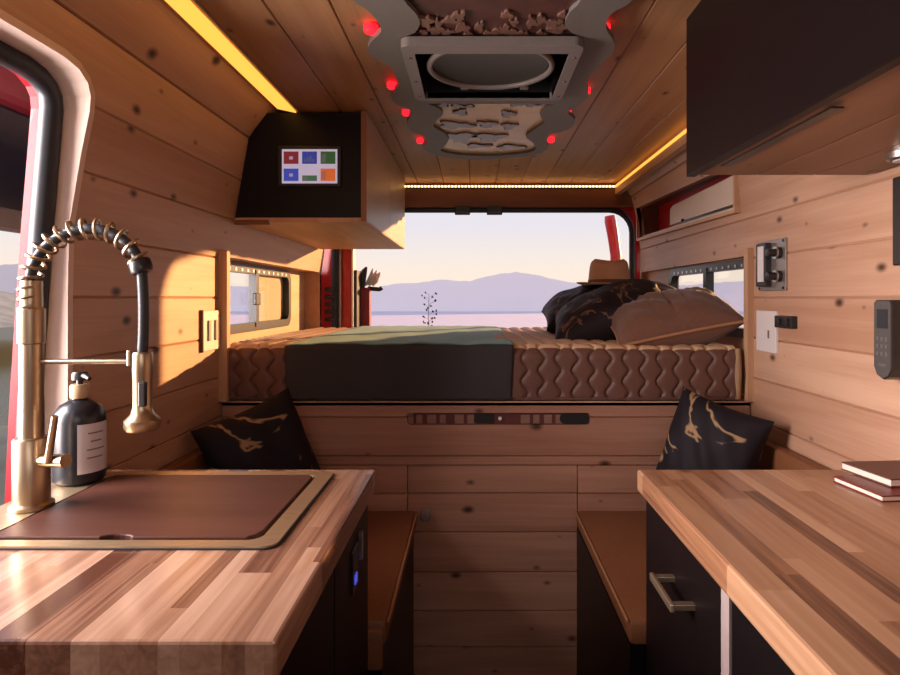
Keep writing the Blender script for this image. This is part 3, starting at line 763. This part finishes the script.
# ------------------------------------------------------------------ right counter
cr = thing('base_cabinet', 'black base cabinet with a brass bar handle under the right worktop', 'cabinet', (.66, .5, FLOOR))
MB().box(.388, .915, -.5, 1.285, FLOOR + .06, CT - .047).build('body', M['black'], cr)
MB().box(.42, .90, -.45, 1.27, FLOOR, FLOOR + .06).build('plinth', M['black'], cr)
dr = MB().box(.368, .387, .892, 1.284, -.80, CT - .057, .002).build('drawer', M['black'], cr)
MB().box(.368, .387, .892, 1.284, FLOOR + .07, -.804, .002).build('drawer', M['black'], cr)
MB().box(.368, .387, .05, .858, FLOOR + .07, CT - .057, .002).build('door', M['black'], cr)
MB().box(.368, .387, -.5, .046, FLOOR + .07, CT - .057, .002).build('door', M['black'], cr)
MB().box(.366, .3875, .861, .889, FLOOR + .06, CT - .05).build('divider_edge', plain('pale_edge', (.36, .28, .27), .5), cr)
MB().box(.364, .3885, -.5, 1.286, CT - .0555, CT - .0475).build('edge_strip', M['chrome'], cr)
b = MB().box(.326, .334, .995, 1.115, -.523, -.509, .002)
b.box(.33, .369, 1.098, 1.112, -.521, -.511, .001).box(.33, .369, .998, 1.012, -.521, -.511, .001)
b.build('handle', plain('satin_brass', (.75, .60, .42), .42, 1, .05), dr)
wt = MB().box(.352, .917, -.5, 1.297, CT - .046, CT).build('worktop', M['worktop_warm'], origin=(.65, .4, CT - .046))
m = wt.modifiers.new('round', 'BEVEL'); m.width = .005; m.segments = 2; m.limit_method = 'ANGLE'
tag(wt, 'warm brown butcher block worktop with the books on it', 'worktop')
def book(label, pts, z0, th, cover, thick_cover=.0025):
    cx = sum(p[0] for p in pts) / 4; cy = sum(p[1] for p in pts) / 4
    t = thing('book', label, 'book', (cx, cy, z0), 'books on the right worktop')
    MB().prism(pts, z0, z0 + thick_cover, 'Z').prism(pts, z0 + th - thick_cover, z0 + th, 'Z').build('cover', M[cover], t)
    ins = [(p[0] + (cx - p[0]) * .02, p[1] + (cy - p[1]) * .02) for p in pts]
    MB().prism(ins, z0 + thick_cover, z0 + th - thick_cover, 'Z').build('pages', M['paper'], t)
    a, c = Vector(pts[2]), Vector(pts[3])
    return t
def quad(cx, cy, w, h, ang):
    r = Matrix.Rotation(ang, 2); return [tuple(Vector((cx, cy)) + r @ Vector(p)) for p in ((-w / 2, -h / 2), (w / 2, -h / 2), (w / 2, h / 2), (-w / 2, h / 2))]
book('red covered book lying at the bottom on the right worktop', [(.722, 1.205), (.738, 1.085), (.912, 1.10), (.912, 1.245)], CT + .0005, .012, 'red_book')
book('brown covered book with pale page edges on top of the red book', [(.765, 1.25), (.785, 1.13), (.914, 1.145), (.914, 1.262)], CT + .013, .016, 'brown_book')

# ------------------------------------------------------------------ overhead cabinet (right)
oc = thing('overhead_cabinet', 'large dark overhead cabinet above the right worktop', 'cabinet', (.7, .6, .28))
MB().box(.51, .86, -.6, 1.375, .31, .64).build('body', M['charcoal'], oc)
MB().box(.488, .509, -.6, .52, .278, .656, .002).build('door', M['charcoal'], oc)
MB().box(.488, .509, .5235, 1.38, .278, .656, .002).build('door', M['charcoal'], oc)
b = MB()
for x0, x1 in ((.51, .65), (.65, .78), (.78, .905)):
    c = .003; b.prism([(x0 + .0003, .31), (x0 + .0003, .282 + c), (x0 + c, .282), (x1 - c, .282), (x1 - .0003, .282 + c), (x1 - .0003, .31)], -.6, 1.375, 'Y')
b.build('bottom_panel', M['soffit'], oc)
MB().box(.526, .546, .884, 1.28, .2795, .2835, .001).build('finger_slot', M['plastic'], oc)
pl = thing('puck_light', 'small chrome spotlight under the right overhead cabinet', 'lamp', (.83, 1.03, .282))
x, y = .835, 1.16
pl.location = (x, y, .282)
MB().lathe([(0, .282), (.032, .282), (.032, .270), (.026, .266), (.024, .270), (0, .270)], (x, y, 0), 24).build('lamp_housing', M['chrome'], pl, smooth=True)
MB().lathe([(0, .2695), (.023, .2695), (.021, .265), (0, .263)], (x, y, 0), 20).build('lens', M['white'], pl, smooth=True)

# ------------------------------------------------------------------ wall cabinet (left) with the control screen
wc = thing('wall_cabinet', 'dark wall cabinet with a wooden underside over the left side of the bed', 'cabinet', (-.6, 2.6, .26))
b = MB().prism([(-.815, .275), (-.385, .275), (-.385, .632), (-.715, .632), (-.77, .545), (-.795, .40)], 2.05, 3.17, 'Y'); b.build('body', M['black'], wc)
MB().box(-.384, -.366, 2.046, 2.61, .264, .638, .0015).build('door', M['door_pine'], wc)
MB().box(-.384, -.366, 2.613, 3.175, .264, .638, .0015).build('door', M['door_pine'], wc)
MB().box(-.3845, -.3655, 2.042, 2.0455, .262, .638).build('door_edging', plain('wood_edging', (.33, .13, .05), .5), wc)
b = MB()
for x0, x1 in ((-.818, -.69), (-.69, -.53), (-.53, -.366)):
    c = .003; b.prism([(x0 + .0003, .2745), (x0 + .0003, .258 + c), (x0 + c, .258), (x1 - c, .258), (x1 - .0003, .258 + c), (x1 - .0003, .2745)], 2.05, 3.17, 'Y')
b.build('bottom_panel', M['trim_y'], wc)
MB().box(-.818, -.70, 2.042, 2.06, .250, .266, .002).build('lip', M['beam'], wc)
s0 = P(283, 184, 2.05); s1 = P(338, 150, 2.05)
sc = thing('control_screen', 'small lit touch screen with six coloured tiles on the dark wall cabinet', 'screen', (s0[0] + .09, 2.048, s0[2]))
MB().box(s0[0] - .014, s1[0] + .012, 2.040, 2.0495, s0[2] - .010, s1[2] + .012, .002).build('bezel', M['plastic'], sc)
MB().box(s0[0], s1[0], 2.0385, 2.0405, s0[2], s1[2]).build('display', emit('display_white', (.62, .60, .82), .42), sc)
tiles = [((.18, .02, .03), (.03, .05, .30), (.03, .09, .03)), ((.04, .07, .42), (.05, .13, .07), (.60, .13, .03))]
for r in range(2):
    for c in range(3):
        w = (s1[0] - s0[0]) / 3; h = (s1[2] - s0[2]) / 2
        x0 = s0[0] + c * w + w * .1; z0 = s0[2] + (1 - r) * h + h * .14
        col = tiles[r][c]
        hh = h * (.72 if not (r == 1 and c == 1) else .32)
        t = MB().box(x0, x0 + w * .8, 2.0375, 2.0386, z0, z0 + hh).build('tile', emit('tile_%d%d' % (r, c), col, .6), sc)
        b = MB()
        if c == 0: b.box(x0 + w * .3, x0 + w * .5, 2.0370, 2.0376, z0 + hh * .35, z0 + hh * .6)
        elif c == 1 and r == 0:
            for k in range(4): b.box(x0 + w * (.1 + .15 * k), x0 + w * (.2 + .15 * k), 2.0370, 2.0376, z0 + hh * .15, z0 + hh * (.4 + .12 * (k % 3)))
        else: b.box(x0 + w * .05, x0 + w * .28, 2.0370, 2.0376, z0 + hh * .1, z0 + hh * .8)
        b.build('icon', emit('icon_%d%d' % (r, c), tuple(min(1, v * .5 + .08) for v in col) if c else (.4, .3, .5), .5), t)

# ------------------------------------------------------------------ fixtures on the walls
def switch_x(side, x, y0, y1, z0, z1): ...
sw = thing('light_switch', 'white double switch plate on the left wall beside the bed', 'switch', (-.84, 1.98, -.11))
ya, yb2 = 1.915, 1.963; 
ya = .838 * 600 / (474 - 201.5); yb2 = .838 * 600 / (474 - 220)
ya, yb2 = ya, min(yb2, 1.968)
MB().box(-.841, -.832, ya, yb2, -.165, -.04, .002).build('plate', M['white'], sw)
w = (yb2 - ya)
for k in (.30, .70):
    MB().box(-.8325, -.827, ya + w * k - .008, ya + w * k + .008, -.135, -.07, .0015).build('rocker', plain('rocker_grey', (.30, .26, .25), .4), sw)
MB().box(-.84, -.8305, ya - .006, ya - .0005, -.168, -.037).build('backplate_edge', M['beam'], sw)

ws = thing('outlet_plate', 'blank white plate on the right wall by the bed post', 'switch plate', (.92, 1.95, -.17))
yf = .915 * 600 / (756.5 - 474); yn = .915 * 600 / (777 - 474)
yf = min(yf, 1.968)
MB().box(.911, .9205, yn, 1.938, -.168, -.040, .002).build('plate', M['white'], ws)
MB().box(.9105, .912, yn + .04, yn + .05, -.125, -.10).build('slot', M['grey_plastic'], ws)
lt = thing('wall_latch', 'small black catch on the right wall next to the blank white plate', 'catch', (.92, 1.83, -.07))
y0, y1 = .915 * 600 / (796 - 474), .915 * 600 / (779 - 474)
MB().box(.900, .9205, y0, y1, -.088, -.052, .003).build('catch_body', M['plastic'], lt)
MB().box(.892, .901, y0 + .01, y0 + .03, -.080, -.060, .002).build('tab', M['plastic'], lt)
MB().box(.892, .901, y0 + .055, y0 + .075, -.080, -.060, .002).build('tab', M['plastic'], lt)

kp = thing('knob_panel', 'metal control plate with two black knobs on the right wall', 'control panel', (.92, 1.9, .03))
y0, y1 = .915 * 600 / (786 - 474), 1.925
MB().box(.913, .9205, y0, y1, .022, .178, .002).build('plate', plain('brushed_plate', (.34, .30, .28), .35, .7), kp)
MB().box(.893, .914, y1 - .085, y1 - .022, .035, .170, .003).build('side_block', M['plastic'], kp)
MB().box(.8915, .8935, y1 - .075, y1 - .038, .05, .16).build('block_face', M['white'], kp)
for z in (.065, .135):
    k = MB().lathe([(0, 0), (.017, 0), (.017, .012), (.012, .014), (.012, .04), (.0, .042)], (.914, y0 + .030, z), 18, Matrix.Rotation(-PI / 2, 4, 'Y')).build('knob', M['plastic'], kp, smooth=True)
    MB().lathe([(.0125, .014), (.0185, .014), (.0185, .018), (.0125, .018)], (.914, y0 + .030, z), 18, Matrix.Rotation(-PI / 2, 4, 'Y')).build('collar', M['chrome'], k)
for yy in (y0 + .012, y1 - .006):
    for zz in (.030, .170): MB().lathe([(0, .0025), (.004, .0025), (.004, 0)], (.913, yy, zz), 8, Matrix.Rotation(-PI / 2, 4, 'Y')).build('screw', M['plastic'], kp)

# wall handset with display and keys
rx0, rx1 = .875, .915
hs = thing('wall_remote', 'black handset with display and keys on the right wall', 'remote', (.915, 1.33, -.17))
yF, yN = .875 * 600 / (873.5 - 474), .875 * 600 / (891 - 474)
zt, zb = -.012, -.172
prof = [(yF, zt + .004), (yF - .004, zt + .008), (yN + .004, zt + .008), (yN, zt + .003), (yN, zb + .02), (yN + .01, zb + .004), ((yF + yN) / 2, zb - .003), (yF - .010, zb + .004), (yF, zb + .022)]
MB().prism(prof, rx0 + .004, .9195, 'X').build('case', M['plastic'], hs)
ins = [(p[0] + ((yF + yN) / 2 - p[0]) * .06, p[1] + (-.09 - p[1]) * .03) for p in prof]
MB().prism(ins, rx0, rx0 + .0045, 'X').build('faceplate', plain('slate_plastic', (.075, .068, .066), .4), hs)
ym = (yF + yN) / 2; hw = (yF - yN) / 2
MB().box(rx0 - .0012, rx0 + .001, ym - hw * .62, ym + hw * .55, -.065, -.024).build('display', M['rubber'], hs)
for r in range(3):
    for c in range(3):
        yy = ym + hw * (.5 - .5 * c); zz = -.088 - r * .016
        MB().box(rx0 - .0014, rx0 + .001, yy - hw * .14, yy + hw * .14, zz - .004, zz + .004, .0006).build('key', M['grey_plastic'], hs)
b = MB().box(rx0 - .0008, rx0 + .001, ym - hw * .45, ym + hw * .35, -.146, -.141); b.build('marking', M['grey_plastic'], hs)

# side window frame at the far right of the picture
struct(MB().box(.912, .93, .95, 1.31, .07, .262, .004).build('window_3', M['plastic']))

# ------------------------------------------------------------------ ceiling panel and roof fan
ZP = .606
def cp(px, py, z=ZP): k = z / (VY - py); return ((px - VX) * k, F * k)
left = [(352, -60), (345, -30), (353, 0), (366, 9), (378, 22), (381, 32), (372, 41), (368, 49), (371, 56), (380, 61), (391, 67), (395, 76), (399, 84), (393, 94), (392, 100), (401, 107), (411, 111), (409, 118), (407, 125), (413, 132), (424, 136), (427, 142), (423, 147), (428, 152), (443, 157)]
right = [(467, 159), (487, 159.5), (513, 157.5), (534, 155), (547, 149), (547, 141), (551, 134), (561, 132), (572, 127), (575, 120), (568, 113), (576, 107), (588, 97), (587, 83), (594, 72), (605, 61), (614, 50), (613, 40), (606, 28), (611, 14), (628, 4), (640, -12), (636, -40), (642, -60)]
def smooth2(pts, n=3):
    v = [(p[0], p[1], 0) for p in pts]
    return [(q.x, q.y) for q in smooth_path(v, n)]
outline = smooth2([cp(*p) for p in left + right])
rear_in = smooth2([cp(*p) for p in [(428, 104), (438, 108), (443, 114), (436, 121), (434, 127), (444, 133), (449, 139), (444, 147), (441, 151), (455, 154.5), (480, 156), (510, 155), (534, 151), (533, 143), (526, 137), (534, 130), (544, 123), (540, 115), (547, 108), (556, 104)]])
front_in = smooth2([cp(*p) for p in [(401, -20), (404, 0), (416, 14), (420, 24), (415, 33), (411, 40), (575, 40), (572, 33), (565, 25), (570, 12), (580, 2), (584, -20)]])
fan_hole = [(-.147, 1.43), (.233, 1.43), (.233, 1.77), (-.147, 1.77)]
pn = thing('ceiling_panel', 'grey wavy edged ceiling panel with carved wooden inlays around the fan', 'ceiling panel', (.07, 1.7, .64))
MB().prism(outline, ZP, ZP + .014, 'Z', holes=[rear_in, front_in, fan_hole]).build('plate', M['plate'], pn)
inner = [((x - .072) * .93 + .072, (y - 1.7) * .94 + 1.7) for x, y in outline]
MB().prism(inner, ZP + .0145, .6395, 'Z', holes=[fan_hole]).build('spacer', M['dark_inlay'], pn)
def grow(pts, k):
    cx = sum(p[0] for p in pts) / len(pts); cy = sum(p[1] for p in pts) / len(pts)
    return [(cx + (x - cx) * k, cy + (y - cy) * k) for x, y in pts]
MB().prism(grow(rear_in, .997), ZP + .010, ZP + .0142, 'Z').build('rear_inlay', M['inlay'], pn)
MB().prism(grow(front_in, .997), ZP + .010, ZP + .0142, 'Z').build('front_inlay', M['dark_inlay'], pn)
def blob(cx, cy, rx, ry, seed, n=36):
    r = random.Random(seed); a1, a2, a3 = (r.uniform(0, 6) for _ in range(3)); pts = []
    for k in range(n):
        a = 2 * PI * k / n; m_ = 1 + .28 * math.sin(3 * a + a1) + .16 * math.sin(5 * a + a2) + .08 * math.sin(8 * a + a3)
        pts.append((cx + rx * m_ * math.cos(a), cy + ry * m_ * math.sin(a)))
    return pts
b = MB()
for i, (px, py, rx, ry) in enumerate([(443, 107, 5, 2), (457, 107.5, 6, 2), (470, 108, 4, 1.6), (517, 106, 7, 2), (532, 107, 6, 1.6), (543, 106.5, 3, 1.3), (461, 114, 6, 3), (508, 116, 7, 3.2), (455, 127, 16, 3.2), (487, 126, 9, 3.0), (461, 139, 13, 5), (489, 139, 14, 4), (509, 128, 7, 3), (478, 147.5, 12, 1.6), (511, 148.5, 14, 1.6)]):
    c = cp(px, py); cx2 = cp(px + rx, py); cy2 = cp(px, py - ry)
    b.prism(blob(c[0], c[1], (cx2[0] - c[0]), abs(cy2[1] - c[1]), i), ZP + .004, ZP + .0099, 'Z')
b.build('rear_relief', M['relief'], pn)
b = MB()
rr = random.Random(5)
for i in range(26):
    px = 425 + (i % 13) * 11.5 + rr.uniform(-3, 3); py = (22 if i < 13 else 36) + rr.uniform(-6, 4)
    if 466 < px < 498 and py < 28: continue
    c = cp(px, py); cx2 = cp(px + rr.uniform(3, 8), py); cy2 = cp(px, py - rr.uniform(2.5, 5))
    b.prism(blob(c[0], c[1], (cx2[0] - c[0]), abs(cy2[1] - c[1]), 50 + i), ZP + .002 + .0002 * i, ZP + .0099, 'Z')
b.build('front_relief', M['relief_edge'], pn)
for i, (px, py, r) in enumerate([(371, 31, .017), (392, 87, .015), (406, 114, .013), (420, 142, .013), (551, 141, .014), (593, 67, .013), (588, 92, .008), (569, 112, .008), (606, 30, .010)]):
    x, y = cp(px, py, .622)
    MB().lathe([(0, -.006), (r * .7, -.005), (r, 0), (r, .012), (0, .012)], (x, y, .622), 16).build('accent_light', M['led_red'], pn, smooth=True)

FX, FY2 = .043, 1.582
fn = thing('roof_fan', 'square grey framed roof fan in the middle of the ceiling panel', 'fan', (FX, FY2, ZP - .03))
b = MB().prism(rrect(FX - .215, FX + .215, 1.387, 1.779, .024), ZP - .022, ZP - .0005, 'Z', holes=[rrect(-.142, .228, 1.436, 1.764, .006)])
o = b.build('frame', M['frame'], fn); m = o.modifiers.new('round', 'BEVEL'); m.width = .004; m.segments = 2; m.limit_method = 'ANGLE'
b = MB().prism(rrect(-.1465, .2325, 1.431, 1.769, .004), ZP - .018, .76, 'Z', holes=[rrect(-.142, .228, 1.436, 1.764, .003)]); b.box(-.1465, .2325, 1.431, 1.769, .76, .77)
b.build('shroud', M['plastic'], fn)
ring = [(FX + .158 * math.cos(2 * PI * k / 64), 1.555 + .148 * math.sin(2 * PI * k / 64), .598) for k in range(64)]
MB().tube(ring, .0075, 10, closed=True).build('guard_ring', M['frame'], fn, smooth=True)
b = MB().lathe([(0, .612), (.06, .611), (.11, .608), (.150, .602), (.150, .62), (.1, .64), (0, .65)], (FX, 1.555, 0), 48); b.xform(Matrix.Translation((FX, 1.555, 0)) @ Matrix.Diagonal((1, .94, 1, 1)) @ Matrix.Translation((-FX, -1.555, 0)))
b.build('lid', plain('dark_grey_lid', (.055, .048, .045), .5), fn, smooth=True)
for y in (1.46, 1.62, 1.74):
    for x in (FX - .200, FX + .200): MB().lathe([(0, -.002), (.004, -.002), (.005, 0)], (x, y, ZP - .0222), 10).build('screw', M['grey_plastic'], fn)
for x, w in ((FX - .07, .012), (FX + .10, .012)): MB().box(x - w, x + w, 1.700, 1.722, .596, .606, .003).build('ring_clip', M['frame'], fn)

# ------------------------------------------------------------------ open sliding door past the left doorway
sd = thing('sliding_door', 'red framed sliding door standing open outside the left doorway', 'door', (-1.08, 1.6, -1.1))
MB().box(-1.10, -1.05, 1.30, 2.2, .44, .56, .02).build('top_rail', plain('plum_paint', (.10, .012, .03), .3), sd)
MB().box(-1.085, -1.08, 1.30, 2.2, .2, .45).build('tinted_pane', M['tinted'], sd)
MB().box(-1.095, -1.06, 1.30, 2.2, .155, .205, .004).build('middle_rail', M['rubber'], sd)
MB().box(-1.10, -1.055, 1.50, 1.53, -1.0, .5, .006).build('stile', M['red'], sd)
MB().box(-1.10, -1.055, 1.30, 2.2, -1.1, -.62, .01).build('lower_panel', M['deep_red'], sd)

# ------------------------------------------------------------------ the land outside
M['plain'] = plain('pale_lakebed', (.62, .56, .62), .9, noise=.05, scale=.01)
M['scrub'] = plain('grey_green_scrub', (.13, .16, .13), .95, noise=.35, scale=.6)
M['hill'] = plain('haze_tinted_rock', (.97, .85, .82), 1, noise=.01, scale=.004)  # aerial haze is put into this near-white lilac base colour
b = MB().box(-9000, 9000, 60, 9000, -103, -100); struct(b.build('plain_ground', M['plain']))
struct(MB().prism([(-60, 0), (-9000, 0), (-9000, 9000), (-4800, 9000)], -100, -99.5, 'Z').build('scrub_ground', M['scrub']))
def terrace(u, v):
    x = -60 + 130 * u; y = -30 + 75 * v
    r = math.hypot(x, y); z = -1.65 - max(0, y - 9) * .2 - .0012 * max(0, y - 14) ** 2 + .08 * math.sin(x * .7) * math.sin(y * .5)
    if x < -4: z += .05 * math.sin(x) - .06 * (-4 - x) * (1 if y > 0 else .5)
    return (x, y, z)
struct(MB().grid(terrace, 70, 50).build('ground', M['scrub'], smooth=True))
def ridge(Y, prof, depth, seed, mat, name, base=-101):
    r = random.Random(seed); b = MB(); pts = []
    for i in range(len(prof) - 1):
        (xa, ya), (xb, yb_) = prof[i], prof[i + 1]
        n = max(1, int(abs(xb - xa) / 5))
        for k in range(n):
            t = k / n; pts.append((xa + (xb - xa) * t, ya + (yb_ - ya) * t + r.uniform(-.45, .45)))
    pts.append(prof[-1])
    rows = []
    for px, py in pts:
        X, _, Z = P(px, py, Y); row = []
        for f, h in ((-1.0, 0), (-.6, .34), (-.3, .68), (0, 1), (.4, .6), (1, 0)):
            zz = base + (Z - base) * h * (1 + (r.uniform(-.01, .01) if 0 < h < 1 else 0))
            row.append(b.bm.verts.new((X * (1 + f * depth / Y * .3), Y + f * depth, zz)))
        rows.append(row)
    for A, B_ in zip(rows, rows[1:]):
        for k in range(5): b.bm.faces.new((A[k], B_[k], B_[k + 1], A[k + 1]))
    return struct(b.build(name, mat, smooth=True))
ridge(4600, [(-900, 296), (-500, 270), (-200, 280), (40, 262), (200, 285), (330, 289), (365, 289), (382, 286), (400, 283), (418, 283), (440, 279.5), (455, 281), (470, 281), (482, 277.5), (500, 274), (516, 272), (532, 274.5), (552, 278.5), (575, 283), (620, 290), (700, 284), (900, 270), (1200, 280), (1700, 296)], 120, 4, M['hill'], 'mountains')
# hills far to the left, seen through the doorway
b = MB(); r = random.Random(9); rows = []
for i in range(41):
    y = -200 + i * 40; hh = 24 + 14 * math.sin(i * .5) + r.uniform(-3, 3)
    rows.append([b.bm.verts.new((-900 + f * 260, y, -40 + h * (hh + 40))) for f, h in ((1, 0), (.5, .6), (0, 1), (-.6, .4), (-1, 0))])
for A, B_ in zip(rows, rows[1:]):
    for k in range(4): b.bm.faces.new((A[k], B_[k], B_[k + 1], A[k + 1]))
struct(b.build('hills', plain('grey_green_hill', (.24, .27, .27), 1, noise=.2, scale=.05), smooth=True))
# dry stalk plant on the slope
pr = random.Random(12); tx, ty, _ = P(429, 320, 20)
pt = thing('dry_plant', 'slender dry plant with dark seed tufts outside the rear opening', 'plant', (tx, ty, -2.7))
b = MB().tube([(tx, ty, -2.75), (tx + .02, ty, -1.6), (tx - .02, ty, -.6), (tx, ty, .15)], [.022, .018, .010, .005], 8)
tips = []
for k in range(22):
    z0 = -1.1 + 1.25 * k / 22; a = pr.uniform(0, 6.3); l = pr.uniform(.1, .26)
    e = (tx + l * math.cos(a), ty + l * math.sin(a), z0 + pr.uniform(.05, .16)); tips.append(e)
    b.tube([(tx, ty, z0), e], .0035, 5)
b.build('stalk', plain('dry_stalk', (.12, .08, .06), .9), pt, smooth=True)
seedm = plain('dark_seed', (.05, .03, .03), .9)
for e in tips:
    b = MB()
    for _ in range(3):
        q = Vector(e) + Vector((pr.uniform(-.03, .03), pr.uniform(-.03, .03), pr.uniform(-.02, .03)))
        b.lathe([(0, -.03), (.02, -.01), (.024, .01), (0, .035)], q, 6)
    b.build('seed_head', seedm, pt, smooth=True)

# ------------------------------------------------------------------ light
def setup_world():
    w = bpy.data.worlds.new('sky'); bpy.context.scene.world = w; w.use_nodes = True; nt = w.node_tree; nt.nodes.clear()
    out = nt.nodes.new('ShaderNodeOutputWorld'); bg = nt.nodes.new('ShaderNodeBackground')
    tc = nt.nodes.new('ShaderNodeTexCoord'); sp = nt.nodes.new('ShaderNodeSeparateXYZ')
    L(nt, tc.outputs['Generated'], sp.inputs[0])
    r = nt.nodes.new('ShaderNodeValToRGB'); e = r.color_ramp.elements
    e[0].position = 0.0; e[0].color = (.93, .76, .62, 1)
    e[1].position = 1.0; e[1].color = (.50, .58, .85, 1)
    for p, c in ((.035, (.91, .77, .65)), (.075, (.84, .755, .71)), (.115, (.76, .72, .77)), (.16, (.73, .71, .80)), (.4, (.66, .66, .84))):
        k = e.new(p); k.color = (*c, 1)
    L(nt, sp.outputs[2], r.inputs[0]); L(nt, r.outputs[0], bg.inputs[0]); bg.inputs[1].default_value = 1.0
    L(nt, bg.outputs[0], out.inputs[0])
setup_world()
def light(kind, name, loc, energy, col, **kw):
    d = bpy.data.lights.new(name, kind); d.energy = energy; d.color = col
    for k, v in kw.items(): setattr(d, k, v)
    o = bpy.data.objects.new(name, d); C.objects.link(o); o.location = loc; return o
s = light('SUN', 'low_sun', (6, 8, 3), 8.5, (1.0, .52, .20), angle=R_(.8))
s.rotation_euler = Vector((-1, -1.05, -.235)).to_track_quat('-Z', 'Y').to_euler()
# added lamps filling the interior from the side doorway and the windscreen opening
a = light('AREA', 'doorway_fill', (-1.75, .80, .22), 135, (1.0, .87, .84), shape='RECTANGLE', size=1.3, size_y=.9)
a.rotation_euler = Vector((1, .15, -.12)).to_track_quat('-Z', 'Z').to_euler()
a = light('AREA', 'windscreen_fill', (.02, -.98, .285), 5.0, (1.0, .88, .82), shape='RECTANGLE', size=1.2, size_y=.3)
a.rotation_euler = Vector((0, 1, 0)).to_track_quat('-Z', 'Z').to_euler()

cam = bpy.data.cameras.new('camera'); co = bpy.data.objects.new('camera', cam); C.objects.link(co)
co.rotation_euler = (PI / 2, 0, 0); cam.sensor_width = 36; cam.lens = F / 900 * 36; cam.clip_start = .02; cam.clip_end = 20000
cam.shift_x = (450 - VX) / 900; cam.shift_y = (VY - 337.5) / 900
sc_ = bpy.context.scene; sc_.camera = co
vs = sc_.view_settings; vs.view_transform = 'Standard'; vs.look = 'None'; vs.gamma = 1; vs.use_curve_mapping = False; vs.exposure = 0.15
